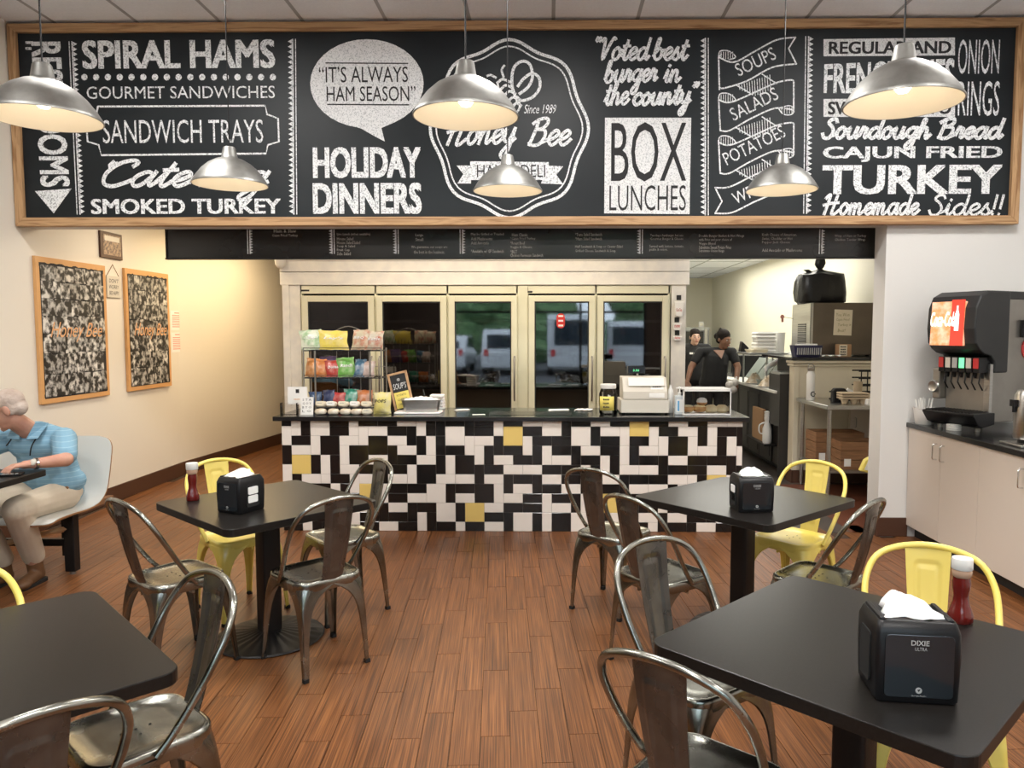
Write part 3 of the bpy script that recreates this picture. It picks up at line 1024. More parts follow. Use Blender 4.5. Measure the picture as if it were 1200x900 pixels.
# --- speech bubble and holiday dinners
pts = []
for k in range(36):
    a = 2 * PI * k / 36 - PI / 2
    pts.append((430 + 66.5 * math.cos(a), 98 + 52 * math.sin(a)))
bub = [p for p in pts if not (p[1] > 140 and 428 < p[0] < 462)] 
bi = next(i for i, p in enumerate(bub) if p[1] > 138 and p[0] < 462 and p[0] > 425) if any(p[1] > 138 and 425 < p[0] < 462 for p in bub) else 14
bub = sorted(pts, key=lambda p: math.atan2(p[1] - 98, p[0] - 430))
out = []
for p in bub:
    ang = math.degrees(math.atan2(p[1] - 98, p[0] - 430))
    if 62 < ang < 100:
        continue
    out.append((ang, p))
out += [(64, (447, 150)), (70, (451, 166)), (85, (436, 158)), (98, (424, 151))]
out.sort(key=lambda t: t[0])
fillpoly([p for _, p in out], 'speech_bubble', 'chalk_solid')
btext('\u201cIT\u2019S ALWAYS', 374, 78, 478, 97, 0.0, 'ink_dark', dy=0.001)
btext('HAM SEASON\u201d', 383, 101, 487, 119, 0.0, 'ink_dark', dy=0.001)
mb = MB(); stroke(mb, [(382, 74), (478, 74.5)], 1.3, 0.001, False); stroke(mb, [(384, 122.5), (479, 123)], 1.3, 0.001, False)
mb.build('bubble_rules', 'ink_dark', bd)
btext('HOLIDAY', 367, 172, 493, 209, 0.045)
btext('DINNERS', 367, 214, 494, 251, 0.045)
# --- round badge
mb = MB()
for rr_, w in ((1.0, 3.6), (0.925, 1.7)):
    pts = []
    for k in range(96):
        a = 2 * PI * k / 96
        rad = 1 + 0.055 * math.cos(8 * a + PI * 0)
        rad = 0.975 + 0.038 * math.cos(8 * a)
        pts.append((597 + 91.5 * rr_ * rad * math.sin(a), 151 - 103 * rr_ * rad * math.cos(a) * (1.0)))
    stroke(mb, pts, w, closed=True, n=1)
mb.build('badge_outline', 'chalk', bd)
mb = MB()   # the little bee: two wing loops, striped body, feelers
stroke(mb, [(606, 118), (600, 100), (602, 80), (612, 72), (621, 76), (624, 90), (619, 102), (609, 110)], 3.4)
stroke(mb, [(607, 101), (614, 92), (624, 86), (632, 92), (632, 104), (624, 114), (612, 118), (606, 114)], 3.4)
stroke(mb, [(590, 90), (588, 82), (591, 77)], 2.6); stroke(mb, [(571, 89), (575, 88), (581, 91)], 2.6)
for k in range(5):
    stroke(mb, [(583 + k * 4.2, 97 + k * 7.4), (589 + k * 4.0, 93 + k * 7.0), (597 + k * 3.4, 96 + k * 7.0)], 3.0)
stroke(mb, [(583, 98), (587, 112), (596, 124), (604, 132), (609, 126), (608, 118)], 2.4)
mb.build('bee_drawing', 'chalk', bd)
btext('Since 1989', 614, 122.5, 652, 133, 0.0, shear=0.3)
script('Honey', 521, 170, 607, 17, 3.7, 0.35, 3)
script('Bee', 618, 170, 671, 17, 3.8, 0.35, 0)
fillpoly([(551, 189), (643, 190), (644, 211), (551, 211)], 'ribbon', 'chalk')
fillpoly([(535, 194), (552, 194), (552, 215), (536, 215), (543, 204)], 'ribbon_tail', 'chalk', -0.0005)
fillpoly([(660, 195), (642, 194), (634, 215), (660, 216), (652, 205)], 'ribbon_tail', 'chalk', -0.0005)
btext('HAM & DELI', 559, 193, 639, 208, 0.0, 'ink_dark', dy=0.001)
# --- voted best, box lunches
script('\u201cVoted', 694, 70, 762, 14, 3.4, 0.25)
script('best', 765, 70, 807, 14, 3.4, 0.25)
script('burger', 708, 97, 772, 14, 3.4, 0.25, 2)
script('in', 778, 96, 799, 14, 3.4, 0.25)
script('the', 708, 123, 738, 14, 3.2, 0.25, 1)
script('county\u201d', 741, 123, 818, 13, 4.0, 0.25, 2)
fillpoly([(709, 138), (810, 138), (808, 251), (708, 250)], 'chalk_block', 'chalk_solid')
btext('BOX', 716, 143, 805, 213, 0.0, 'ink_dark', dy=0.001)
btext('LUNCHES', 714, 217, 804, 247, -0.005, 'ink_dark', dy=0.001)
# --- folded ribbon list
mb = MB()


def banner(y, tail_top=False, tail_bot=False):
    L_, Rr = 842, 930
    if tail_top:
        stroke(mb, [(L_ + 1, y + 62), (L_, y + 24), (L_ + 3, y + 21)], 1.8, curve=False)
        stroke(mb, [(L_, y + 24), (860, y + 30), (885, y + 17), (910, y + 4), (932, y + 1)], 1.8)
        stroke(mb, [(932, y + 1), (924, y + 14), (933, y + 32)], 1.8, curve=False)
        stroke(mb, [(933, y + 32), (905, y + 36), (875, y + 52), (850, y + 60), (L_ + 1, y + 60)], 1.8)
    elif tail_bot:
        stroke(mb, [(838, y + 28), (846, y + 44), (838, y + 58)], 1.8, curve=False)
        stroke(mb, [(838, y + 28), (855, y + 27), (880, y + 15), (900, y + 6)], 1.8)
        stroke(mb, [(838, y + 58), (858, y + 57), (885, y + 44), (910, y + 34)], 1.8)
    else:
        stroke(mb, [(L_ + 2, y + 60), (L_, y + 22)], 1.8, curve=False)
        stroke(mb, [(L_, y + 24), (856, y + 27), (885, y + 15), (910, y + 4), (928, y + 1), (930, y + 6)], 1.8)
        stroke(mb, [(930, y + 4), (930, y + 38)], 1.8, curve=False)
        stroke(mb, [(930, y + 36), (908, y + 34), (880, y + 46), (855, y + 60), (L_ + 2, y + 60)], 1.8)
        stroke(mb, [(912, y + 34), (924, y + 31), (930, y + 34), (928, y + 41), (918, y + 41), (912, y + 34)], 1.3)
        for k in range(5): stroke(mb, [(916 + k * 3, y + 33), (916 + k * 3, y + 40)], 0.8, curve=False)
    if not tail_bot:
        stroke(mb, [(L_, y + 24), (844, y + 17), (854, y + 17), (862, y + 24), (854, y + 27)], 1.4)
        for k in range(6): stroke(mb, [(845 + k * 2.7, y + 18), (845 + k * 2.7, y + 26)], 0.8, curve=False)
        # folded back piece joining the next strip
        for k in range(13):
            xx = 866 + k * 3.0
            stroke(mb, [(xx, y + 57 - k * 1.0), (xx + 1, y + 62 + min(k, 12 - k) * 1.2)], 0.9, curve=False)
        stroke(mb, [(863, y + 57), (882, y + 68)], 1.4, curve=False); stroke(mb, [(893, y + 44), (910, y + 55)], 1.4, curve=False)


banner(43, tail_top=True); banner(93); banner(143); banner(192, tail_bot=True)
mb.build('ribbon_drawing', 'chalk', bd)


def slant(s, x0, y0, w, h, ang, bold=0.01):
    a = bp(x0, y0)
    return lettering(s, w * PXM, h * PXM, 'chalk', bd, Matrix.Translation(a) @ Matrix.Rotation(-math.radians(ang), 4, 'Y'), bold)


slant('SOUPS', 866, 90, 48, 15, 25); slant('SALADS', 860, 142, 58, 15, 26); slant('POTATOES', 852, 194, 76, 15, 26); slant('WRAPS', 862, 240, 52, 14, 24)
# --- last column
fillpoly([(965, 46), (1119, 44), (1119, 65), (965, 66)], 'chalk_block', 'chalk_solid')
btext('REGULAR AND', 971, 48, 1115, 63.5, 0.03, 'ink_dark', dy=0.001)
btext('FRENCH FRIES', 965, 68, 1119, 112, 0.03, warp=lambda u, v: (u, v * (0.86 + 0.14 * u) + 0.06 * (1 - u) * (1 - v)))
fillpoly([(965, 116), (1119, 115), (1119, 137), (965, 137)], 'chalk_block', 'chalk_solid')
btext('SWEET POTATO', 970, 118.5, 1115, 134.5, 0.03, 'ink_dark', dy=0.001)
btext('ONION', 1122, 46, 1172, 87, 0.0); btext('RINGS', 1122, 95, 1172, 136, 0.0)
script('Sourdough', 962, 162, 1092, 12.5, 4.2, 0.25)
script('Bread', 1098, 162, 1176, 12.5, 4.2, 0.25)
btext('CAJUN FRIED', 964, 171, 1175, 190, 0.032)
btext('TURKEY', 963, 193, 1175, 228, 0.034)
script('Homemade', 963, 251, 1078, 12.5, 3.4, 0.25)
script('Sides!!', 1087, 252, 1178, 13, 3.0, 0.15)

# ================================================================ MENU STRIP BELOW
MY = BY + 0.26
mn = thing('menu_board', 'long narrow black menu board hanging under the oak-framed chalkboard', 'sign', (0, 0, 0))
a = at_y(195, 299.5, MY); c = at_y(1028, 304, MY)
mz0 = (a.z + c.z) / 2
MB().box(a.x, c.x, MY, MY + 0.03, mz0, 2.62).build('panel', 'menu_black', mn)
MB().box(a.x - 0.005, c.x + 0.005, MY - 0.012, MY + 0.035, mz0 - 0.012, mz0).build('edge_strip', 'black_plastic', mn)
MB().box(a.x, a.x + 0.012, MY - 0.01, MY, mz0, 2.62).box(c.x - 0.012, c.x, MY - 0.01, MY, mz0, 2.62).build('edge_strip', 'black_plastic', mn)
MB().box(a.x + 0.02, c.x - 0.02, BY + 0.21, MY, 2.5, 2.60).build('mounting_rail', 'black_metal', mn)


def mtext(s, x0, y0, h, w=None, bold=0.0, material='grey_text', size=0.62):
    p = at_y(x0, y0 + h, MY)
    mpp = MY / F_PX
    ww = (w if w else len(s) * h * size) * mpp
    return lettering(s, ww, h * mpp, material, mn, Matrix.Translation((p.x, MY - 0.0015, p.z)), bold, res=1)


mat('menu_text', (0.62, 0.60, 0.55), 0.8)
mt = 'menu_text'
for s, x, y, w in (('Ham & Slaw', 321, 269, 26), ('Cajun Fried Turkey', 319, 274.5, 30),
                   ('Live Lunch (when available)', 395, 273, 39), ('House Salad', 395, 278, 19), ('House Salad/Salad', 395, 282.5, 27), ('Soup & Salad', 395, 287, 21),
                   ('Fruit Cup', 395, 291.5, 15), ('Side Salad', 395, 295.5, 16),
                   ('Large', 487, 274, 9), ('Small', 487, 279, 9), ('We guarantee our soups are', 482, 288, 42), ('the best in the business.', 485, 293.5, 36),
                   ('May be Grilled or Toasted', 552, 273, 38), ('Add Mushrooms', 552, 278, 25), ('Add Avocado', 552, 283, 21), ('*Available w/ GF Sandwich', 552, 292.5, 38),
                   ('Ham Classic', 600, 273.5, 18), ('*Cajun Fried Turkey', 598, 278, 29), ('*Roast Beef', 598, 283, 17), ('Veggie & Cheese', 598, 288, 25), ('*BLT', 598, 293, 8), ('Chicken Parmesan Sandwich', 598, 297.5, 38),
                   ('*Tuna Salad Sandwich', 674, 273, 31), ('*Ham Salad Sandwich', 674, 278, 31), ('Half Sandwich & Soup or Caesar Salad', 674, 287.5, 55), ('Grilled Cheese Sandwich & Soup', 674, 292.5, 47),
                   ('Two-buy a hamburger, hot one', 762, 274.5, 38), ('Gourmet Burger & Cheese', 762, 278.5, 38), ('Served with lettuce, tomato,', 761, 287, 40), ('pickle & onion.', 761, 291, 21),
                   ('Double Burger Basket & Hot Wings', 819, 275, 52), ('with Fries and your choice of', 819, 279.5, 38), ('Veggie Blend', 819, 284, 19), ('Substitute Sweet Potato Fries', 819, 288, 37), ('Substitute Onion Rings', 819, 292.5, 29),
                   ('Kraft Cheese of American,', 893, 273.5, 40), ('Swiss, Cheddar or Hot', 893, 278, 35), ('Pepper Jack Cheese', 893, 282.5, 32), ('Add Avocado or Mushrooms', 893, 291.5, 46),
                   ('Wrap of Ham or Turkey', 978, 275, 36), ('Chicken Tender Wrap', 978, 279.5, 35)):
    mtext(s, x, y, 3.6 if y not in (287.5, 292.5, 293.5, 288) else 3.8, w, 0.01, mt)
for xp, sd in ((293, 1), (389, -1), (464, -1), (542, 1), (750, -1), (963, 1)):
    q = MB(); zt, zb = at_y(xp, 269, MY).z, at_y(xp, 297.5, MY).z; xx = at_y(xp, 285, MY).x; y = MY - 0.002
    q.box(xx - 0.004, xx + 0.004, y, y + 0.001, zb, zt).box(xx - sd * 0.018 - 0.004, xx - sd * 0.018 + 0.004, y, y + 0.001, zb, zt)
    for k in range(9):
        z0 = zb + (zt - zb) * k / 9; z1 = zb + (zt - zb) * (k + 0.9) / 9
        q.add([(xx + sd * 0.004, y, z0), (xx + sd * 0.004, y, z1), (xx + sd * 0.024, y, (z0 + z1) / 2)], [(0, 1, 2)])
    q.build('zigzag_divider', 'chalk', mn)
# ================================================================ CHAIRS
def chair_meshes(metal, splatm):
    K = {}
    # seat: rounded pressed pan with skirt
    def outline(sc, z, dip=0.0):
        pts = []
        for (x, y) in rrect(0.365, 0.35, 0.075, 6):
            tap = 1 - 0.08 * (0.175 - y) / 0.35
            pts.append((x * sc * tap, y * sc, z))
        return pts
    mb = MB()
    mb.rings([outline(0.985, 0.402), outline(1.0, 0.408), outline(1.0, 0.438), outline(0.985, 0.449), outline(0.95, 0.453), outline(0.90, 0.451),
              outline(0.86, 0.446), outline(0.6, 0.444), outline(0.2, 0.443)], cap0=False)
    K['seat'] = mb.mesh('seat', metal, 50)
    # drain holes
    hb = MB()
    for x, y in ((0, 0), (-.04, .0), (.04, 0), (0, .04), (0, -.04)):
        hb.lathe([(0.004, 0), (0.004, 0.0006)], 8, (x, y, 0.4436))
    K['hole'] = hb.mesh('drain_holes', 'rubber')
    # leg: folded corner sheet that widens into the arch under the seat
    def leg(sx, sy):
        mb = MB(); rings = []
        top = Vector((sx * (0.181 if sy > 0 else 0.167), sy * 0.1735, 0.425)); bot = Vector((sx * (0.20 if sy > 0 else 0.17), sy * 0.205, 0.012))
        for k in range(17):
            t = k / 16
            c = top.lerp(bot, t)
            w = min(0.172, 0.021 + 0.022 * (1 - t) + 0.135 * math.exp(-t * 8.0))
            r = 0.009 + 0.060 * math.exp(-t * 7)
            g = 0.006 * max(0, math.sin(PI * min(1, max(0, (t - 0.30) / 0.60))))
            pts = [(-w, 0), (-w * .97, 0.002), (-(w + r) / 2, 0.0)]
            for q in range(6):
                an = PI / 2 * (1 - q / 5); gg = g * (1 if q in (2, 3) else 0)
                pts.append((-r + (r - gg) * math.cos(an), -r + (r - gg) * math.sin(an)))
            pts += [(0, -(w + r) / 2), (0.002, -w * .97), (0, -w)]
            ring = [(c.x + sx * p[0], c.y + sy * p[1], c.z) for p in pts]
            th = 0.0035
            inner = [(c.x + sx * (p[0] - th), c.y + sy * (p[1] - th), c.z) for p in reversed(pts)]
            rings.append(ring + inner)
        if sx * sy < 0:
            rings = [list(reversed(r)) for r in rings]
        mb.rings(list(reversed(rings)))
        return mb.mesh('leg', metal, 40)
    for n, sx, sy in (('a', -1, 1), ('b', 1, 1), ('c', -1, -1), ('d', 1, -1)):
        K['leg' + n] = leg(sx, sy)
    K['foot'] = MB().cbox((0, 0, 0.009), (0.024, 0.024, 0.018)).mesh('rubber_foot', 'rubber')
    half = [(0.185, 0.01, 0.435), (0.190, -0.03, 0.48), (0.200, -0.085, 0.56), (0.208, -0.14, 0.65), (0.203, -0.190, 0.735), (0.168, -0.228, 0.803), (0.095, -0.250, 0.838), (0.0, -0.258, 0.850)]
    pts = half + [(-p[0], p[1], p[2]) for p in reversed(half[:-1])]
    K['hoop'] = MB().tube(cr(pts, 4), 0.0115, 10).mesh('back_hoop', metal, 60)
    # splat with a pressed panel
    mb = MB()
    def sp(u, v, off=0.0):
        w = 0.105 + 0.045 * v
        x = (u - 0.5) * w
        z = 0.43 + v * 0.42
        y = -0.168 - 0.092 * v - 0.012 * math.sin(PI * v) + 0.010 * (2 * abs(u - 0.5)) ** 2 + off
        a, b = abs(u - 0.5) * 2, v
        e = 0
        for q, lim in ((a, 0.52),):
            if 0.15 < b < 0.83 and abs(q - lim) < 0.09: e = 1
            if q < lim and (abs(b - 0.15) < 0.022 or abs(b - 0.83) < 0.022): e = 1
        return (x, y - 0.0042 * e, z)
    nu, nv = 23, 47
    fr_ = MB().grid(lambda u, v: sp(u, v), nu, nv); bk = MB().grid(lambda u, v: sp(u, v, 0.003), nu, nv)
    mb.add(fr_.v, fr_.f); mb.add(bk.v, [tuple(reversed(f)) for f in bk.f])
    n0 = nu * nv
    for i in range(nu - 1):
        mb.f.append((i + 1, i, n0 + i, n0 + i + 1)); q = (nv - 1) * nu; mb.f.append((q + i, q + i + 1, n0 + q + i + 1, n0 + q + i))
    for j in range(nv - 1):
        a_ = j * nu; mb.f.append((a_, a_ + nu, n0 + a_ + nu, n0 + a_)); a_ += nu - 1; mb.f.append((a_ + nu, a_, n0 + a_, n0 + a_ + nu))
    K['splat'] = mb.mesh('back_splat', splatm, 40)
    mb = MB()
    mb.box(-0.006, 0.006, -0.165, 0.165, 0.385, 0.397).box(-0.165, 0.165, -0.006, 0.006, 0.385, 0.397)
    K['brace'] = mb.mesh('cross_brace', metal)
    rv = MB()
    for sx in (-1, 1):
        rv.lathe([(0.0, 0.0), (0.005, 0.001), (0.0045, 0.004), (0, 0.0055)], 8, (0, 0, 0), Matrix.Translation((sx * 0.192, 0.0, 0.445)) @ Matrix.Rotation(sx * PI / 2, 4, 'Y'))
    K['rivet'] = rv.mesh('rivets', 'steel')
    return K


mat('yellow_splat', (0.80, 0.65, 0.17), 0.32, coat=0.25)
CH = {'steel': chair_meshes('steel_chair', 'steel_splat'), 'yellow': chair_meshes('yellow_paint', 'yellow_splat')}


def chair(kind, x, y, deg, label, group, s=0.96):
    K = CH[kind]
    t = thing('cafe_chair', label, 'chair', (x, y, 0), math.radians(deg), group, s)
    def part(n, m, par=t, loc=(0, 0, 0)):
        o = bpy.data.objects.new(n, m); COL.objects.link(o); o.parent = par; o.location = loc
        return o
    seat = part('seat', K['seat']); part('drain_holes', K['hole'], seat)
    for n, sx, sy in (('a', -1, 1), ('b', 1, 1), ('c', -1, -1), ('d', 1, -1)):
        l = part('leg', K['leg' + n])
        part('rubber_foot', K['foot'], l, (sx * ((0.20 if sy > 0 else 0.17) - 0.010), sy * 0.195, 0))
    h = part('back_hoop', K['hoop']); part('rivets', K['rivet'], h)
    part('back_splat', K['splat']); part('cross_brace', K['brace'])
    return t


GS, GY = 'bare steel cafe chairs', 'yellow painted cafe chairs'
chair('steel', -1.736, 3.403, -37, 'bare steel chair at the left end of the left table, back toward the old man', GS)
chair('steel', -1.095, 3.451, 44.3, 'bare steel chair with its brown splat turned to us at the near left table side', GS)
chair('steel', -1.143, 4.090, 132, 'bare steel chair between the left table and the tiled counter', GS)
chair('yellow', -1.731, 4.095, 229.6, 'yellow chair tucked behind the ketchup and napkin box on the left table', GY)
chair('steel', 0.366, 4.183, -36, 'bare steel chair nearest the tiled counter, left of the middle right table', GS)
chair('steel', 0.537, 3.463, 306.6, 'bare steel chair between the counter-side chair and the large front right table', GS)
chair('yellow', 1.345, 4.08, 131, 'yellow chair between the middle right table and the kitchen opening', GY)
chair('steel', 1.25, 3.42, 46, 'bare steel chair seen edge-on at the right side of the middle right table', GS)
chair('steel', 0.495, 2.42, 214, 'bare steel chair with shiny greenish splat at the front right table left corner', GS)
chair('steel', 0.40, 1.83, 320, 'bare steel chair cut by the bottom edge, below the front right table', GS)
chair('yellow', 1.225, 2.336, 160, 'yellow chair behind the ketchup bottle at the large front right table', GY)
chair('yellow', -1.73, 2.09, 225, 'yellow chair mostly outside the left edge, only its hoop over the front left table', GY)
chair('steel', -1.171, 2.041, 138, 'bare steel chair pulled away from the right corner of the front left table', GS)
chair('steel', -1.18, 1.535, 50, 'bare steel chair cut by the bottom left corner of the picture', GS)


# ================================================================ TABLES
def table(x, y, deg, label, w=0.76, d=0.76):
    t = thing('cafe_table', label, 'table', (x, y, 0), math.radians(deg), 'black pedestal cafe tables')
    MB().prism(rrect(w, d, 0.048, 6), 0.664, 0.70).build('tabletop', 'table_black', t, bevel=0.003)
    MB().box(-0.2, 0.2, -0.03, 0.03, 0.652, 0.664).box(-0.03, 0.03, -0.2, 0.2, 0.652, 0.664).build('mounting_plate', 'black_metal', t)
    MB().prism(rrect(0.094, 0.094, 0.012, 3), 0.03, 0.655).build('column', 'black_metal', t, smooth=40)
    mb = MB(); n = 96
    prof = [(0.262, 0.0), (0.268, 0.006), (0.262, 0.012), (0.20, 0.022), (0.12, 0.032), (0.07, 0.042), (0.055, 0.044)]
    rings = []
    for r, z in prof:
        ring = []
        for k in range(n):
            a = 2 * PI * k / n
            rip = 0.003 if (k % 4 in (0, 1)) and 0.06 < r < 0.26 else 0
            ring.append((r * math.cos(a), r * math.sin(a), z + rip))
        rings.append(ring)
    mb.rings(rings)
    mb.build('base', 'black_metal', t, smooth=30)
    return t


table(-1.418, 3.708, 48.5 - 90, 'black pedestal table on the left holding a small ketchup bottle and napkin box', 0.81, 0.785)
table(1.004, 3.83, 41.5, 'black pedestal table right of centre holding only a napkin box, before the counter', 0.81, 0.81)
table(0.85, 2.024, 45, 'largest black table at front right with napkin box and tall ketchup bottle', 0.83, 0.81)
table(-1.509, 1.828, 45, 'empty black table top cut by the left edge, beside steel chairs', 0.83, 0.83)


# ================================================================ NAPKIN BOXES AND KETCHUP
def napkin(w, h, d, seed, parent):
    rr = random.Random(seed)
    mb = MB()
    ph = [rr.uniform(0, 6) for _ in range(6)]
    def f(u, v):
        x = (u - .5) * w * (1 - .25 * v); zz = h * math.sin(PI * min(1, v * .62)) * (0.75 + .3 * math.sin(3.1 * u + ph[0]))
        y = (v - .5) * d + 0.006 * math.sin(9 * u + ph[1])
        return (x + .004 * math.sin(14 * v + ph[2]), y, max(0, zz * (1 - (2 * u - 1) ** 4) + .0025 * math.sin(17 * u + 7 * v + ph[3])))
    mb.grid(f, 17, 11)
    return mb.build('napkin', 'napkin', parent, smooth=35, solid=0.0012)


mat('grey_light', (0.42, 0.42, 0.41), 0.5)
mat('smoked_window', (0.012, 0.016, 0.02), 0.10, spec=0.7)


def napkin_box(x, y, deg, w, d, h, label, seed):
    t = thing('napkin_dispenser', label, 'dispenser', (x, y, 0.7005), math.radians(deg), 'black napkin dispensers')
    mb = MB()
    def ring(sx, sy, z, oy=0): return [(p[0], p[1] + oy, z) for p in rrect(w * sx, d * sy, 0.012, 4)]
    mb.rings([ring(.93, .93, 0), ring(.97, .97, .006), ring(1, 1, h * .5), ring(.99, .99, h * .82), ring(.93, .86, h * .93), ring(.90, .80, h * .95)])
    mb.build('body', 'black_plastic', t, smooth=35)
    # raised top rims around the napkin slot
    z = h * .945
    for sx in (-1, 1): MB().box(sx * w * .40 - .006, sx * w * .40 + .006, -d * .38, d * .38, z, z + h * .03).build('top_rim', 'black_plastic', t, bevel=0.003)
    MB().prism(rrect(w * .80, h * .74, 0.01, 3, 0, h * .45), -d / 2 - .0025, -d / 2 + .004, 'y').build('front_window', 'smoked_window', t, bevel=0.0015)
    for sx in (-1, 1):
        MB().prism(rrect(d * .46, h * .60, 0.01, 3, 0, h * .45), sx * w / 2 - .003, sx * w / 2 + .0012, 'x').build('side_slot', 'rubber', t)
        for k in range(0 if seed == 1 else 2):
            MB().prism(rrect(d * .36, h * .20, 0.006, 3, 0, h * (.36 + .23 * k)), sx * (w / 2 + .0013), sx * (w / 2 + .003 + .002 * k), 'x').build('folded_napkins', 'napkin', t)
    fy = -d / 2 - .0036
    lettering('DIXIE', w * .21, h * .06, 'grey_light', t, Matrix.Translation((-w * .105, fy, h * .70)), 0.02)
    lettering('ULTRA', w * .14, h * .04, 'grey_light', t, Matrix.Translation((-w * .06, fy, h * .64)), 0.0)
    mb = MB(); mb.prism([(w * .038 * math.cos(a * PI / 8), h * .17 + w * .038 * math.sin(a * PI / 8)) for a in range(16)], fy, fy + .001, 'y')
    mb.build('emblem', 'grey_light', t)
    MB().prism([(0, h * .155), (w * .02, h * .19), (-w * .02, h * .18)], fy - .0005, fy, 'y').build('emblem_mark', 'ink_dark', t)
    lettering('Georgia-Pacific', w * .17, h * .022, 'grey_light', t, Matrix.Translation((-w * .085, fy, h * .095)), 0.0, res=1)
    np_ = napkin(w * .74, h * .17, d * .62, seed, t); np_.location = (0, 0, h * .955)
    return t




def ketchup(x, y, h, label):
    t = thing('ketchup_bottle', label, 'bottle', (x, y, 0.7005), 0.4, 'ketchup bottles')
    s = h
    prof = [(.150, 0), (.165, .02), (.165, .12), (.140, .20), (.105, .32), (.098, .42), (.112, .52), (.120, .62), (.11, .68), (.11, .705)]
    mb = MB(); rings = []
    for r, z in prof:
        rings.append([(r * s * (abs(math.cos(a)) ** .7 * (1 if math.cos(a) > 0 else -1)), r * s * (abs(math.sin(a)) ** .7 * (1 if math.sin(a) > 0 else -1)), z * s) for a in [2 * PI * k / 20 for k in range(20)]])
    mb.rings(rings); mb.build('ketchup', 'ketchup', t, smooth=50)
    MB().lathe([(.110 * s, .700 * s), (.135 * s, .73 * s), (.142 * s, .80 * s), (.135 * s, .84 * s)], 20).build('clear_neck', 'neck_clear', t, smooth=50)
    MB().lathe([(.145 * s, .83 * s), (.152 * s, .84 * s), (.152 * s, .97 * s), (.145 * s, 1.0 * s), (0, 1.0 * s)], 24).build('cap', 'white_plastic', t, smooth=40)
    return t


mat('neck_clear', (0.55, 0.36, 0.25), 0.25)
# positions read from the photograph at table height
p = at_z(1079, 825, .7005); napkin_box(p.x, p.y + .072, -6, 0.188, 0.148, 0.198, 'large black napkin box with a white crumpled napkin on the front right table', 1)
p = at_z(884, 600, .7005); napkin_box(p.x, p.y + .06, 6, 0.175, 0.145, 0.175, 'black napkin box with a folded napkin on the middle right table', 2)
p = at_z(271, 603, .7005); napkin_box(p.x + .01, p.y + .09, -25, 0.155, 0.16, 0.175, 'black napkin box turned sideways on the left table', 3)
p = at_z(1125, 728, .7005); ketchup(p.x, p.y + .0, .19, 'tall glass-clear ketchup bottle with white cap on the front right table')
p = at_z(224, 587, .7005); ketchup(p.x, p.y + .02, .19, 'small ketchup bottle with white cap beside the left napkin box')


# ================================================================ PENDANT LAMPS
def lamp_meshes():
    K = {}
    out = [(0.018, .206), (0.030, .205), (0.034, .198), (0.042, .150), (0.048, .143), (0.075, .135), (0.115, .112), (0.150, .080), (0.178, .044), (0.196, .014), (0.203, .003), (0.203, -.002), (0.198, -.002)]
    K['shade'] = MB().lathe(list(reversed(out)), 48, cap0=False, cap1=True).mesh('shade', 'pendant_metal', 40)
    inn = [(0.198, -.002), (0.188, .018), (0.170, .048), (0.142, .080), (0.108, .108), (0.070, .128), (0.04, .136), (0.0, .138)]
    K['inner'] = MB().lathe(inn, 48, cap0=False).mesh('inner_reflector', 'pendant_inner', 40)
    K['bulb'] = MB().lathe([(0, .038), (.018, .040), (.028, .052), (.030, .068), (.022, .088), (.014, .105), (.013, .138)], 16).mesh('bulb', 'bulb_glow', 60)
    K['cord'] = MB().tube([(0, 0, .205), (0, 0, 1.445)], 0.0035, 8).mesh('cord', 'black_plastic')
    K['canopy'] = MB().lathe([(.06, 1.43), (.06, 1.44), (.055, 1.449), (0, 1.45)], 20).mesh('ceiling_cap', 'pendant_metal')
    return K


mat('bulb_glow', (1, .9, .75), .4, emit=(1, .82, .55), estr=6)
LK = lamp_meshes()
for px, py, wpx, lab in ((52, 139, 120, 'brushed metal pendant lamp cut by the upper left edge, hanging near the restroom lettering'),
                         (546, 139, 120, 'large brushed metal pendant lamp hanging before the round bee badge'),
                         (1057, 136, 126, 'large brushed metal pendant lamp hanging before the french fries lettering'),
                         (270, 223, 83, 'small distant metal pendant lamp hanging before the cursive catering lettering'),
                         (595, 225, 79, 'small distant metal pendant lamp hanging under the bee badge ribbon'),
                         (916, 222, 79, 'small distant metal pendant lamp hanging before the drawn ribbon list')):
    D = .40 * F_PX / wpx
    v = at_y(px, py - 2, D)
    t = thing('pendant_lamp', lab, 'lamp', (v.x, v.y, 2.372), 0, 'metal pendant lamps')
    if abs(v.z - 2.372) > .06: t.location.z = v.z
    sh = bpy.data.objects.new('shade', LK['shade']); i_ = bpy.data.objects.new('inner_reflector', LK['inner']); b_ = bpy.data.objects.new('bulb', LK['bulb'])
    c_ = bpy.data.objects.new('cord', LK['cord']); n_ = bpy.data.objects.new('ceiling_cap', LK['canopy'])
    for o in (sh, i_, b_, c_, n_): COL.objects.link(o); o.parent = t
    kz_ = (CZ - t.location.z) / 1.45
    c_.scale = (1, 1, kz_); n_.location = (0, 0, CZ - t.location.z - 1.452)
    c_.location = (0, 0, .205 * (1 - kz_))
    l = bpy.data.lights.new('pendant_bulb_light', 'POINT'); l.energy = 0.8; l.color = (1, .90, .74); l.shadow_soft_size = .03
    lo = bpy.data.objects.new('pendant_bulb_light', l); COL.objects.link(lo); lo.location = (v.x, v.y, t.location.z + .030)

# ================================================================ LEFT WALL PICTURES
mat('photo_print', (0.015, 0.014, 0.013), 0.5, col2=(0.55, 0.54, 0.51), nscale=20, ramp=(0.45, 0.62), per_obj=0.35, detail=9)
WX = -3.97


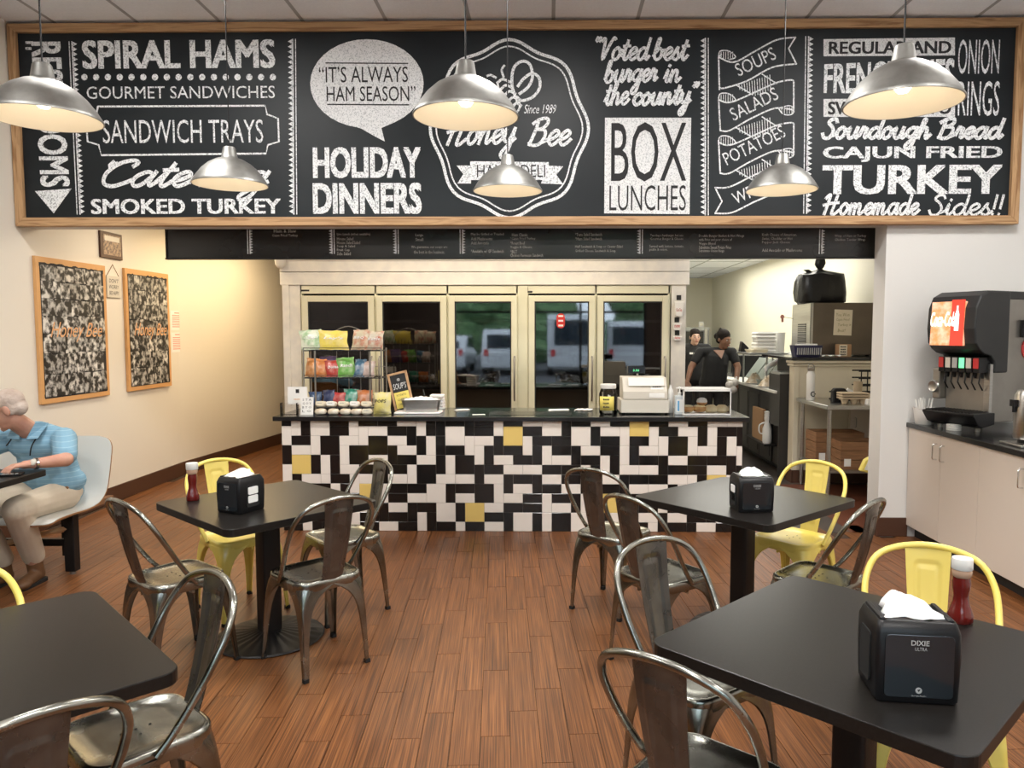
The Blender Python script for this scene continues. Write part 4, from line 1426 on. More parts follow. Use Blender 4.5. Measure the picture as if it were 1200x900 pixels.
def wall_board(y0, y1, z0, z1, rows, label, seed):
    rr = random.Random(seed)
    t = thing('photo_collage', label, 'picture', (WX, (y0 + y1) / 2, z0), 0, 'photo collages on the left wall')
    W_, H_ = y1 - y0, z1 - z0
    MB().box(0.002, 0.028, -W_ / 2, W_ / 2, 0, H_).build('backing_board', 'cork_orange', t, bevel=0.002)
    MB().box(0.0283, 0.0292, -W_ / 2 + .04, W_ / 2 - .04, .04, H_ - .05).build('backing_sheet', 'ink_dark', t)
    z = .05
    for r, nh in enumerate(rows):
        h = (H_ - .11) * nh
        y = -W_ / 2 + .045
        while y < W_ / 2 - .09:
            w = min(rr.uniform(.08, .16), W_ / 2 - .045 - y)
            if w < .04: break
            j = rr.uniform(-.006, .006)
            MB().box(.0293 + rr.uniform(0, .002), .0322, y + .001, y + w - .001, z + j, z + h + j - .001).build('photo', 'photo_print', t)
            y += w
        z += h
    # torn black edge
    for s in (0, 1):
        pts = []
        for k in range(25):
            pts.append((-W_ / 2 + .035 + (W_ - .07) * k / 24, (H_ - .05 if s else .05) + rr.uniform(-.010, .012)))
        base = (H_ - .075 if s else .075)
        poly = pts + [(W_ / 2 - .035, base), (-W_ / 2 + .035, base)]
        MB().prism(poly, .0288, .0295, 'x').build('torn_edge', 'ink_dark', t)
    # lettering runs along +Y when seen from the room
    mtx = Matrix.Translation((.0345, -W_ * .36, H_ * .42)) @ Matrix.Rotation(PI / 2, 4, 'Z')
    lettering('Honey Bee', W_ * .76, H_ * .14, 'honey_orange', t, mtx, 0.005, 0.45)
    return t


mat('honey_orange', (0.75, 0.42, 0.20), 0.6)
wall_board(5.76, 6.67, .985, 2.135, (.17, .16, .15, .14, .13, .13, .12), 'large black and white photo collage with orange lettering, nearest on the left wall', 5)
wall_board(6.98, 7.78, .99, 2.145, (.16, .15, .15, .14, .14, .13, .13), 'second black and white photo collage, farther along the left wall beside the notices', 9)
t = thing('team_plaque', 'small dark wooden plaque with a team photo above the collages', 'plaque', (WX, 6.80, 2.21), 0)
MB().box(.001, .02, -.17, .17, 0, .235).build('board', 'baseboard_brown', t, bevel=.004)
mat('team_print', (0.45, 0.30, 0.20), .4, col2=(0.08, 0.05, 0.04), nscale=40)
MB().box(.02, .0215, -.13, .14, .03, .21).build('team_photo', 'team_print', t)
MB().box(.0215, .022, -.11, .12, .155, .20).build('photo_sky', 'cream_plastic', t)
t = thing('hanging_sign', 'little cream sign hung on a cord between the two collages', 'sign', (WX, 6.82, 1.86), 0)
MB().box(.002, .014, -.105, .105, 0, .20).build('sign_board', 'cream_plastic', t, bevel=.003)
MB().tube([(.008, -.09, .20), (.008, 0, .30), (.008, .09, .20)], .003, 6).build('hanging_cord', 'crate_wood', t)
for k, s in enumerate(("DON'T", 'WORRY', 'BEE HAPPY')):
    lettering(s, .15, .035, 'ink_dark', t, Matrix.Translation((.0145, -.075, .135 - .055 * k)) @ Matrix.Rotation(PI / 2, 4, 'Z'), 0.0, .2)
for k, (za, zb) in enumerate(((1.57, 1.775), (1.335, 1.545))):
    t = thing('paper_notice', ('upper pink-printed paper notice beside the far collage', 'lower pink-printed paper notice beside the far collage')[k], 'notice', (WX, 7.98, za), 0, 'notices on the left wall')
    MB().box(.001, .003, -.13, .13, 0, zb - za).build('sheet', 'white_paper', t)
    mat('pink_print', (0.75, 0.35, 0.30), .8)
    q = MB()
    for r in range(7): q.box(.0031, .0036, -.10, .10 - (r % 3) * .02, .03 + r * .020, .04 + r * .020)
    q.build('print_lines', 'pink_print', t)
    MB().box(.0031, .0036, -.05, .05, zb - za - .03, zb - za - .018).build('print_heading', 'pink_print', t)

# ================================================================ RIGHT SIDE: drinks cabinets
FX = 2.71
cab = thing('drinks_cabinet', 'long cream laminate base cabinet under the soda fountain along the right wall', 'cabinet', (0, 0, 0))
MB().box(FX + .018, 3.56, 2.6, 5.655, .09, .838).build('carcass', 'laminate', cab)
MB().box(FX + .07, 3.56, 2.6, 5.655, 0, .09).build('kick_board', 'black_matte', cab)
bounds = [5.655, 5.19, 4.725, 4.23, 3.73, 3.23, 2.73]
for k in range(6):
    d = MB().box(FX, FX + .018, bounds[k + 1] + .0015, bounds[k] - .0015, .092, .836).build('cabinet_door', 'laminate', cab, bevel=.0015)
    hy = bounds[k + 1] + .05 if k % 2 == 0 else bounds[k] - .05
    MB().tube(cr([(FX, hy, .66), (FX - .028, hy, .665), (FX - .03, hy, .70), (FX - .03, hy, .73), (FX - .028, hy, .765), (FX, hy, .77)], 3), .005, 8).build('handle', 'chrome', d, smooth=50)
MB().box(FX - .02, 3.565, 2.6, 5.657, .838, .872).build('worktop', 'black_gloss', cab, bevel=.003)
# ================================================================ OUTSIDE THE SHOP WINDOW (mirrored in the cooler glass)
mat('asphalt', (.08, .08, .085), .9)
mat('bounce_pale', (.62, .61, .58), .9)
mat('car_white', (.62, .64, .66), .3, coat=.5)
mat('car_glass', (.03, .04, .05), .1)
mat('tree_leaf', (.05, .12, .05), .8, col2=(.22, .36, .15), nscale=7, detail=8)
mat('bark', (.06, .045, .03), .9)
mat('tail_red', (.6, .03, .03), .4)
struct(MB().box(-30, 30, -45, -3.8, -.2, -.1).build('ground_parking', 'asphalt'))

struct(MB().box(-12, 12, -6.6, -3.8, -.1, -.04).build('ground_bounce_slab', 'bounce_pale'))  # unseen pale slab added to bounce daylight up onto the ceiling


def car(x, y, L, W, H, label, rz, van=False):
    t = thing('car' if not van else 'van', label, 'car' if not van else 'van', (x, y, -.1), rz)
    prof = ([(0, .35), (0, .95), (.12, 1.05), (.9, 1.15), (1.35, H), (L - .15, H), (L, H - .2), (L, .35)] if van else
            [(0, .3), (0, .75), (.15, .85), (1.1, .98), (1.75, H), (L - .9, H), (L - .25, 1.0), (L, .9), (L, .3)])
    MB().prism([(p[0] - L / 2, p[1]) for p in prof], -W / 2, W / 2, 'y').build('body', 'car_white', t, bevel=.06, seg=2)
    g = [(1.25, 1.15), (1.6, H - .1), (L - .5, H - .1), (L - .5, 1.15)] if van else [(1.35, 1.0), (1.85, H - .07), (L - 1.0, H - .07), (L - .55, 1.0)]
    MB().prism([(p[0] - L / 2, p[1]) for p in g], -W / 2 - .01, W / 2 + .01, 'y').build('side_glass', 'car_glass', t)
    MB().box(L / 2 - .02, L / 2 + .02, -W * .38, W * .38, 1.15 if van else 1.02, H - .2).build('rear_glass', 'car_glass', t)
    MB().box(-L / 2 + .95, -L / 2 + 1.35, -W * .4, W * .4, 1.12, H - .12).build('windscreen', 'car_glass', t)
    for s in (-1, 1):
        MB().box(L / 2 - .02, L / 2 + .03, s * W * .40 - .08, s * W * .40 + .08, .75, 1.0).build('tail_lamp', 'tail_red', t)
        for q in (-L / 2 + .85, L / 2 - .85):
            MB().lathe([(.33, -.1), (.34, -.08), (.34, .08), (.33, .1)], 20, mtx=Matrix.Translation((q, s * (W / 2 - .1), .34)) @ Matrix.Rotation(PI / 2, 4, 'X')).build('wheel', 'rubber', t)
    return t


car(-4.1, -15.6, 4.4, 1.8, 1.5, 'small white hatchback parked outside, mirrored at the third cooler door left', PI / 2)
car(-1.6, -15.2, 4.6, 1.9, 1.75, 'white sport utility car mirrored at the third cooler door right', PI / 2)
car(1.0, -15.0, 5.4, 2.1, 2.3, 'tall white van parked outside, mirrored in the fourth cooler door', PI / 2, True)
car(3.9, -15.3, 5.2, 2.0, 2.05, 'white van parked outside, mirrored in the fifth cooler door', PI / 2 + .3, True)
rt = random.Random(3)
ico = None
for k in range(9):
    x = -15 + k * 3.8
    t = thing('tree', 'dense green tree beyond the parking lot, mirrored in the cooler glass', 'tree', (x + rt.uniform(-.6, .6), -26 + rt.uniform(-1.5, 1.5), -.1), 0, 'trees beyond the parking lot')
    MB().tube([(0, 0, 0), (.1, 0, 2), (0, .1, 4)], [.22, .17, .1], 8).build('trunk', 'bark', t)
    mb = MB()
    for c_ in range(16):
        c = Vector((rt.gauss(0, 1.2), rt.gauss(0, .8), rt.uniform(1.0, 7.5))); r = rt.uniform(.9, 1.5)
        rings = []
        for i in range(1, 8):
            th = PI * i / 8
            rings.append([(c.x + r * math.sin(th) * math.cos(a) * rt.uniform(.75, 1.15), c.y + r * math.sin(th) * math.sin(a) * rt.uniform(.75, 1.15), c.z - r * math.cos(th) * rt.uniform(.9, 1.1)) for a in [2 * PI * q / 10 for q in range(10)]])
        mb.rings(rings)
    mb.build('foliage', 'tree_leaf', t)['kind'] = 'stuff'
# ================================================================ ON THE SERVICE COUNTER
TZ = 0.9005
mat('note_yellow', (.80, .66, .15), .6)
mat('green_led', (.1, .6, .25), .4, emit=(.2, 1, .4), estr=1)
mat('blue_print', (.10, .35, .62), .5)
mat('bottle_clear', (.62, .66, .68), .15)
mat('case_lid', (.70, .71, .70), .2)


def snack_bag(name, px0, py0, px1, py1, y, col, col2, word, label, group, tilt=0.0, z=None, depth=0.06, lean=0.25, cat='snack bag', grp_parent=None, wc=None):
    a, c = at_y(px0, py1, y), at_y(px1, py0, y)
    w, h = c.x - a.x, c.z - a.z
    rr0 = random.Random(int(px0 * 3 + py0 * 5))
    t = thing(name, label, cat, ((a.x + c.x) / 2, y, z if z is not None else a.z), 0, group)
    t.rotation_euler = (0, rr0.uniform(-.10, .10), rr0.uniform(-.3, .3))
    mk = 'bag_%d' % len(bpy.data.materials)
    mat(mk, col, 0.25, col2=col2, nscale=13, ramp=(.42, .66), bump=0.7, bscale=26)
    rr = random.Random(int(px0 * 7 + py0))
    ph = rr.uniform(0, 6)

    def f(sgn):
        def g(u, v):
            e = (1 - (2 * u - 1) ** 4) * max(0, math.sin(PI * v)) ** 0.55
            x = (u - .5) * w * (1 - .06 * math.sin(PI * v)) + .003 * math.sin(9 * v + ph)
            zz = v * h + .004 * math.sin(11 * u + ph)
            yy = sgn * (depth / 2) * e * (1 + .12 * math.sin(8 * u + 5 * v + ph)) + lean * h * v
            return (x + tilt * zz, yy, zz)
        return g
    mb = MB().grid(f(-1), 9, 12)
    k = MB().grid(f(1), 9, 12); mb.add(k.v, [tuple(reversed(q)) for q in k.f])
    mb.build('bag_body', mk, t, smooth=60)
    for v0, v1 in ((0.0, 0.045), (0.955, 1.0)):
        s = MB(); s.add([(-w / 2 + tilt * v0 * h, lean * h * v0 - .003, v0 * h), (w / 2 + tilt * v0 * h, lean * h * v0 - .003, v0 * h),
               (w / 2 + tilt * v1 * h, lean * h * v1 - .003, v1 * h), (-w / 2 + tilt * v1 * h, lean * h * v1 - .003, v1 * h)], [(0, 1, 2, 3)])
        s.build('crimped_seal', mk, t, solid=.001)
    if word:
        mtx = Matrix.Translation((-w * .33 + tilt * h * .5, lean * h * .5 - depth / 2 - .004, h * .52)) @ Matrix.Rotation(-math.atan(lean), 4, 'X')
        lettering(word, w * .66, h * .17, wc or 'white_paper', t, mtx, 0.02, 0.2, res=1)
    return t


# the wire rack: three shelves of snack bags
RY = 6.12
rk = thing('snack_rack', 'black wire counter rack with three shelves of snack bags left of the easel sign', 'rack', (at_y(402, 480, RY).x, RY, TZ))
rx0, rx1 = at_y(356, 440, RY).x - rk.location.x, at_y(447, 440, RY).x - rk.location.x
sz = [0.03, at_y(400, 443, RY).z - TZ, at_y(400, 411, RY).z - TZ]
for sx in (rx0, rx1):
    for yy in (0, .19):
        MB().tube([(sx, yy, 0), (sx, yy, sz[2] + .02)], .007, 8).build('post', 'steel_dull', rk, smooth=50)
xin = at_y(370, 440, RY).x - rk.location.x
MB().tube([(xin, -.012, 0), (xin, -.012, sz[2])], .008, 8).build('post', 'steel_dull', rk, smooth=50)
MB().tube([(at_y(433, 440, RY).x - rk.location.x, .02, 0), (at_y(433, 440, RY).x - rk.location.x, .02, sz[2])], .008, 8).build('post', 'steel_dull', rk, smooth=50)
for zz in sz:
    s = MB()
    for yy in (0, .19): s.tube([(rx0, yy, zz), (rx1, yy, zz)], .005, 6)
    for sx in (rx0, rx1): s.tube([(sx, 0, zz), (sx, .19, zz)], .005, 6)
    for k in range(1, 16):
        x = rx0 + (rx1 - rx0) * k / 16; s.tube([(x, 0, zz), (x, .19, zz), (x, .20, zz + .06)], .002, 4)
    s.tube([(rx0, -.005, zz + .022), (rx1, -.005, zz + .022)], .003, 6)
    s.build('wire_shelf', 'black_metal', rk)
s = MB(); s.tube(cr([(rx0 + .12, .2, sz[2]), (rx0 + .17, .2, sz[2] + .13), ((rx0 + rx1) / 2, .2, sz[2] + .20), (rx1 - .17, .2, sz[2] + .13), (rx1 - .12, .2, sz[2])], 5), .004, 6)
for xx in (-.1, 0, .1): s.tube([(xx, .2, 0), (xx, .2, sz[2] + .02)], .0025, 5)
for zz in (.12, .36): s.tube([(rx0, .2, zz), (rx1, .2, zz)], .0025, 5)
s.build('back_arch', 'steel_dull', rk)
GB = 'snack bags on the wire rack'
Z2, Z1, Z0 = TZ + sz[2] + .008, TZ + sz[1] + .008, TZ + sz[0] + .008
W_, K_ = (.75, .74, .68), (.02, .02, .02)
for a in ((354, 388, 380, 411, (.75, .78, .62), (.12, .40, .10), 'Chips', 'pale green and white chip bag, first on the top rack shelf', Z2, -.15),
          (375, 389, 408, 411, (.80, .65, .12), (.75, .60, .25), "Lay's", 'broad yellow chip bag on the top rack shelf', Z2, -.1),
          (410, 387, 431, 410, (.70, .62, .45), (.60, .10, .04), 'BBQ', 'cream bag with red top band, third on the top rack shelf', Z2, .05),
          (427, 389, 448, 410, (.62, .55, .42), (.55, .08, .04), 'Kettle', 'tan bag with red top at the right end of the top rack shelf', Z2, .1),
          (357, 423, 372, 444, (.60, .25, .08), (.75, .50, .30), '', 'orange snack bag at the left end of the middle rack shelf', Z1, 0),
          (369, 424, 384, 444, (.65, .22, .06), (.70, .40, .22), '', 'second orange snack bag on the middle rack shelf', Z1, -.1),
          (376, 420, 395, 443, (.12, .08, .20), (.10, .08, .16), '', 'dark purple snack bag behind the red one', Z1, -.05),
          (383, 425, 403, 444, (.45, .05, .04), (.65, .25, .20), 'Doritos', 'red snack bag in the middle of the middle rack shelf', Z1, -.1),
          (397, 421, 417, 443, (.15, .40, .08), (.45, .60, .30), 'Ranch', 'bright green snack bag on the middle rack shelf', Z1, -.05),
          (414, 423, 427, 443, (.06, .15, .25), (.55, .60, .65), '', 'blue and white snack bag on the middle rack shelf', Z1, .05),
          (422, 426, 438, 444, (.60, .45, .40), (.75, .70, .68), '', 'pinkish white snack bag at the right end of the middle rack shelf', Z1, .05),
          (362, 461, 377, 477, (.03, .06, .14), (.10, .16, .25), '', 'dark blue snack bag at the left end of the bottom rack shelf', Z0, 0),
          (377, 459, 392, 477, (.02, .03, .09), (.08, .10, .18), '', 'navy snack bag second on the bottom rack shelf', Z0, 0),
          (386, 462, 404, 477, (.42, .04, .04), (.55, .20, .18), '', 'red snack bag on the bottom rack shelf', Z0, 0),
          (402, 458, 419, 477, (.03, .24, .16), (.40, .55, .50), '', 'teal green snack bag on the bottom rack shelf', Z0, 0),
          (418, 459, 436, 477, (.50, .16, .05), (.68, .48, .38), '', 'orange snack bag at the right end of the bottom rack shelf', Z0, 0)):
    yy = RY + .07 + (.06 if 'behind' in a[7] else 0)
    snack_bag('snack_bag', a[0], a[1], a[2], a[3], yy, a[4], a[5], a[6], a[7], GB, a[9], a[8], .05)
snack_bag('popcorn_bag', 437, 462, 459, 487, 5.93, (.78, .68, .22), (.72, .66, .45), 'POPS', 'big yellow snack bag standing right of the wrapped sandwiches', None, .02, TZ, .07, .08, 'snack bag', wc='ink_dark')
# wrapped sandwiches in two tiers
mat('wrap_film', (0.50, 0.38, 0.24), 0.25, col2=(0.80, 0.74, 0.64), nscale=14, bump=0.4, bscale=30)
mat('label_cream', (0.80, 0.74, 0.58), .6)
GW = 'wrapped sandwiches before the rack'
words_ = ['leftmost', 'second', 'third', 'fourth', 'rightmost']
for tier, xs in ((0, (376, 391, 405, 418, 430)), (1, (377, 389, 403, 416, 430))):
    for k, xp in enumerate(xs):
        y = 5.86 if tier == 0 else 5.95
        v = at_y(xp, 484, y)
        t = thing('wrapped_sandwich', 'clear-wrapped sandwich, %s of the %s tier before the rack' % (words_[k], 'front' if tier == 0 else 'upper labelled'), 'sandwich',
                  (v.x, y, TZ if tier == 0 else TZ + .05), R.uniform(-.15, .15), GW)
        mb = MB(); rings = []
        for i in range(9):
            u = -1 + i / 4; s_ = (1 - abs(u) ** 3.2) ** .5 if abs(u) < 1 else .12
            rings.append([(u * .047, .040 * s_ * math.copysign(abs(math.cos(b)) ** .6, math.cos(b)), .024 + .023 * s_ * math.copysign(abs(math.sin(b)) ** .6, math.sin(b)) * (1 + .10 * math.sin(3 * b + i + k))) for b in [2 * PI * q / 14 for q in range(14)]])
        mb.rings(rings); mb.build('sandwich', 'wrap_film', t, smooth=60)
        if tier == 1 or k == 4:
            MB().prism(rrect(.066, .034, .012, 3, 0, .034), -.041, -.0385, 'y').build('paper_label', ('label_cream', 'white_paper')[k % 2], t)
            print_line(.034, .008, 'grey_light', t, Matrix.Translation((-.017, -.0415, .032)), k)
# card holder and little white sign
v = at_y(341, 486, 5.9)
t = thing('card_holder', 'clear card holder with white cards at the counter left end', 'holder', (v.x, 5.9, TZ))
s = MB().box(-.075, .055, -.03, -.027, 0, .09).box(-.075, .055, .03, .033, 0, .14).box(-.075, .055, -.03, .033, 0, .003).box(-.075, -.072, -.03, .033, 0, .09).box(.052, .055, -.03, .033, 0, .09)
s.build('acrylic_stand', 'clear_glass', t)
MB().box(-.03, .125, .022, .029, .075, .215).build('card', 'white_paper', t)
MB().box(.035, .062, .0195, .022, .165, .195).build('card_mark', 'ink_dark', t)
print_line(.05, .012, 'honey_orange', t, Matrix.Translation((.02, .0195, .11)), 3)
v = at_y(359.5, 488, 5.84)
t = thing('small_sign', 'small white printed sign with spaced letters before the rack', 'sign', (v.x, 5.84, TZ))
MB().box(-.05, .05, 0, .006, 0, .14).build('sign_face', 'white_paper', t, bevel=.001).rotation_euler = (-.12, 0, 0)
for k, s in enumerate(('S T A', 'G O Y', 'B Y O', 'L O')):
    lettering(s, .07, .018, 'ink_dark', t, Matrix.Rotation(-.12, 4, 'X') @ Matrix.Translation((-.035, -.001, .11 - .03 * k)), 0, res=1)
MB().box(-.03, .03, .02, .05, 0, .004).build('foot_plate', 'white_plastic', t)
# soup easel
v0, v1 = at_y(464, 474, 6.12), at_y(451, 426, 6.12)
t = thing('soup_sign', 'small oak-framed chalkboard sign reading soups with a yellow note, leaning on the counter', 'sign', (at_y(475, 478, 6.12).x, 6.12, TZ), 0)
mt_ = Matrix.Rotation(-.16, 4, 'X') @ Matrix.Rotation(-.24, 4, 'Y')
w_, h_ = .165, .33
fr = [(-w_ / 2, 0, -w_ / 2 + .018, h_), (w_ / 2 - .018, 0, w_ / 2, h_), (-w_ / 2, 0, w_ / 2, .018), (-w_ / 2, h_ - .018, w_ / 2, h_)]
for q in fr:
    o = MB().box(q[0], q[2], -.008, .008, q[1], q[3], mt_).build('frame_rail', 'easel_wood', t, bevel=.0015)
MB().box(-w_ / 2 + .01, w_ / 2 - .01, -.002, .004, .01, h_ - .01, mt_).build('slate', 'ink_dark', t)
lettering("SOUP'S", .11, .05, 'chalk_solid', t, mt_ @ Matrix.Translation((-.055, -.0035, .19)), .01, .2, res=2)
lettering('@', .025, .025, 'chalk_solid', t, mt_ @ Matrix.Translation((-.012, -.0035, .255)), .0, 0, res=2)
MB().box(-.06, .062, -.006, -.0025, .03, .165, mt_).build('yellow_note', 'note_yellow', t)
for k, s in enumerate(('POTATO', 'CHEESE', 'CHICKEN')):
    lettering(s, .08, .018, 'ink_dark', t, mt_ @ Matrix.Translation((-.04, -.0068, .13 - .037 * k)), 0, res=1)
# pan of food on a towel
v = at_y(495, 481, 6.05)
t = thing('folded_towel', 'white folded towel under the steel pan', 'towel', (v.x - .02, 6.0, TZ))
MB().prism(rrect(.37, .22, .03, 4), 0, .012).build('towel_cloth', 'napkin', t, smooth=30, bevel=.004)
t = thing('steel_pan', 'rectangular steel pan heaped with white food on a towel right of the soup sign', 'pan', (v.x, 6.02, TZ + .013), .1)
s = MB(); s.rings([[(p[0], p[1], 0) for p in rrect(.27, .16, .03)], [(p[0], p[1], .095) for p in rrect(.31, .19, .03)], [(p[0], p[1], .098) for p in rrect(.33, .21, .03)],
                   [(p[0], p[1], .096) for p in rrect(.33, .21, .03)], [(p[0], p[1], .09) for p in rrect(.30, .18, .03)], [(p[0], p[1], .02) for p in rrect(.26, .15, .03)]])
s.build('pan_body', 'steel', t, smooth=35)
s = MB(); s.grid(lambda u, v_: ((u - .5) * .29, (v_ - .5) * .17, .085 + .03 * math.sin(PI * u) * math.sin(PI * v_) + .008 * math.sin(23 * u) * math.cos(17 * v_)), 25, 15)
s.build('heaped_food', 'napkin', t, smooth=60)
MB().tube([(.03, .0, .09), (.01, .03, .17)], .006, 8).build('spoon_handle', 'black_plastic', t)
v = at_y(512, 476, 6.25)
t = thing('napkin_stack', 'stack of white napkins behind the steel pan', 'napkins', (v.x, 6.27, TZ))
for k in range(5): MB().box(-.055, .06, -.05, .05, .026 * k, .026 * k + .022).build('napkin_bundle', 'napkin', t, bevel=.006).rotation_euler = (0, 0, R.uniform(-.1, .1))
for k, (xp, yp, w, d, ang, lab) in enumerate(((541, 481, .11, .07, .4, 'small pile of white papers right of the steel pan'), (654, 481, .16, .09, .15, 'flat white paper on the counter left of the money jar'),
                                             (683, 481, .13, .09, -.2, 'crumpled white paper nearest the money jar'), (561, 486, .10, .05, .2, 'thin white slip near the counter front edge'))):
    v = at_z(xp, yp, TZ)
    t = thing('paper_sheet', lab, 'paper', (v.x, min(v.y, 6.3), TZ), ang, 'papers lying on the counter')
    for q in range(2 if k != 3 else 1):
        MB().grid(lambda u, v_: ((u - .5) * w + q * .012, (v_ - .5) * d + q * .01, .002 + q * .004 + .006 * (k == 2) * math.sin(9 * u + 5 * v_) ** 2), 7, 5).build('sheet', 'white_paper', t, solid=.0008)
t = thing('menu_mat', 'dark printed menu sheet lying flat mid-counter', 'mat', (at_z(622, 484, TZ).x, 5.98, TZ), 0)
MB().box(-.33, .33, -.14, .12, 0, .0015).build('sheet', 'menu_black', t)
mtxm = Matrix.Translation((-.3, -.02, .0019)) @ Matrix.Rotation(-PI / 2, 4, 'X')
# money jar
v = at_y(712.5, 487, 5.93)
t = thing('glass_jar', 'big glass jar with white lid and yellow label left of the register', 'jar', (v.x, 5.93, TZ))
MB().lathe([(.062, 0), (.070, .01), (.072, .16), (.060, .195), (.056, .205)], 28, cap1=False).build('jar_glass', 'clear_glass', t, smooth=40)
MB().lathe([(.061, .205), (.063, .21), (.063, .235), (.058, .24), (0, .24)], 28).build('jar_lid', 'white_plastic', t, smooth=40)
s = MB(); s.grid(lambda u, v_: (.0735 * math.sin(-1.15 + 1.75 * u), -.0735 * math.cos(-1.15 + 1.75 * u), .035 + .11 * v_), 13, 3); s.build('yellow_label', 'note_yellow', t, smooth=60, solid=.0008)
for k in range(3):
    print_line(.05, .016, 'ink_dark', t, Matrix.Translation((-.045, -.0765, .115 - .03 * k)), k)
s = MB()
for k in range(14):
    a_ = R.uniform(0, 6.3); s.tube([(R.uniform(-.03, .03), R.uniform(-.03, .03), .01), (.045 * math.cos(a_), .045 * math.sin(a_), R.uniform(.06, .15))], .006, 5)
s.build('coins_and_bills', 'white_paper', t)['kind'] = 'stuff'
# register
v = at_y(756, 488, 5.90)
t = thing('cash_register', 'cream cash register with black customer display right of the money jar', 'register', (v.x, 5.90, TZ))
MB().prism(rrect(.385, .30, .012, 3, 0, .15), .012, .115).build('cash_drawer', 'cream_plastic', t, bevel=.004)
s = MB(); s.prism([(.0, .118), (.30, .118), (.30, .29), (.09, .29), (.0, .18)], -.175, .175, 'x'); s.build('keyboard_housing', 'cream_plastic', t, bevel=.006)
MB().box(-.13, .15, .02, .10, .0, .001, Matrix.Translation((0, 0, .21)) @ Matrix.Rotation(.88, 4, 'X')).build('key_panel', 'white_plastic', t)
MB().box(.03, .15, -.004, .0, .135, .17).build('slip_label', 'white_paper', t)
pm_ = Matrix.Translation((.095, .042, .232)) @ Matrix.Rotation(-.68, 4, 'X')
MB().box(-.05, .05, -.002, 0, -.045, .045, pm_).build('price_notice', 'white_paper', t)
for k in range(3): print_line(.07, .014, 'ink_dark', t, pm_ @ Matrix.Translation((-.035, -.003, .02 - .024 * k)), 5 + k)
MB().tube([(-.04, .2, .28), (-.04, .2, .34)], .008, 8).build('display_pole', 'cream_plastic', t)
MB().box(-.12, .02, .17, .22, .315, .375).build('customer_display', 'black_gloss', t, bevel=.004)
lettering('0.00', .05, .02, 'green_led', t, Matrix.Translation((-.08, .168, .33)), 0, res=1)
for sx in (-.17, .17):
    MB().lathe([(.012, 0), (.012, .013)], 10, (sx, .03, 0)).build('rubber_foot', 'rubber', t)
# hand gel and cups
v = at_y(796, 487, 5.92)
t = thing('sanitizer_bottle', 'clear pump bottle of hand gel with blue label between register and pastry case', 'bottle', (v.x, 5.92, TZ))
MB().prism(rrect(.075, .055, .012, 4), 0, .15).build('bottle_body', 'bottle_clear', t, bevel=.006)
MB().box(-.028, .028, -.0295, -.028, .02, .12).build('label_sheet', 'white_paper', t)
MB().box(-.02, -.006, -.031, -.0295, .03, .11).build('label_stripe', 'blue_print', t)
MB().lathe([(.014, .15), (.014, .175), (.006, .178), (.006, .205), (.010, .206), (.010, .214)], 12).tube([(0, 0, .208), (-.03, -.01, .205)], .005, 6).build('pump_head', 'white_plastic', t, smooth=50)
t = thing('spray_bottle', 'small white squeeze bottle just right of the register', 'bottle', (v.x - .055, 6.02, TZ))
MB().lathe([(.024, 0), (.026, .01), (.026, .15), (.018, .19), (.010, .20), (.010, .225)], 16).build('bottle_body', 'white_plastic', t, smooth=50)
# pastry case
a, c = at_y(800, 487, 5.86), at_y(857, 461, 5.86)
w = c.x - a.x; h = .205
t = thing('pastry_case', 'small clear acrylic pastry case with white edges at the counter right end', 'display case', ((a.x + c.x) / 2, 5.86, TZ))
MB().box(-w / 2, w / 2, 0, .26, 0, .012).build('tray', 'white_plastic', t, bevel=.003)
s = MB().box(-w / 2 + .004, w / 2 - .004, .002, .005, .012, h - .01).box(-w / 2 + .002, -w / 2 + .005, .004, .256, .012, h - .01).box(w / 2 - .005, w / 2 - .002, .004, .256, .012, h - .01)
s.build('clear_sides', 'clear_glass', t)
MB().box(-w / 2, w / 2, 0, .26, h - .012, h).build('lid', 'case_lid', t, bevel=.002)
for sx in (-w / 2, w / 2 - .008): MB().box(sx, sx + .008, -.002, .008, .01, h).build('edge_strip', 'white_plastic', t)
MB().box(-w / 2, w / 2, -.002, .004, h - .018, h).build('edge_strip', 'white_plastic', t)
mat('bread_brown', (.50, .24, .09), .7, col2=(.62, .36, .16), nscale=20, bump=.4, bscale=50)
mat('bread_pale', (.78, .62, .36), .7, col2=(.84, .72, .48), nscale=12, bump=.2, bscale=50)
for k, (u, m_, rr_, hh, lab) in enumerate(((.14, 'bread_brown', .050, .05, 'browned ring pastry at the left in the pastry case'), (.40, 'bread_brown', .050, .05, 'dark ring pastry second in the pastry case'),
                                          (.64, 'bread_pale', .052, .055, 'pale round roll third in the pastry case'), (.87, 'bread_pale', .052, .055, 'pale round roll at the right in the pastry case'))):
    q = thing('pastry', lab, 'pastry', (a.x + w * u, 5.96, TZ + .013), 0, 'pastries in the case')
    if k < 2:
        s = MB(); s.tube([(.032 * math.cos(b), .032 * math.sin(b), .028) for b in [2 * PI * i / 16 for i in range(16)]], .024, 10, closed=True); s.build('ring', m_, q, smooth=60)
        s = MB(); s.tube([(.032 * math.cos(b), .032 * math.sin(b), .040) for b in [2 * PI * i / 16 for i in range(16)]], .017, 8, closed=True); s.build('glaze', 'bread_pale', q, smooth=60)
    else:
        MB().lathe([(.035, 0), (.052, .01), (.054, .025), (.045, .045), (.028, .058), (0, .062)], 20).build('roll', m_, q, smooth=60)
        MB().box(-.02, .02, -.002, .002, .056, .061).build('score_mark', 'bread_brown', q)
q = thing('pastry', 'frosted pink-white pastry stacked on the dark ring pastry', 'pastry', (a.x + w * .46, 5.98, TZ + .07), .3, 'pastries in the case')
MB().lathe([(.03, 0), (.042, .012), (.040, .035), (.02, .052), (0, .055)], 18).build('bun', 'bread_brown', q, smooth=60)
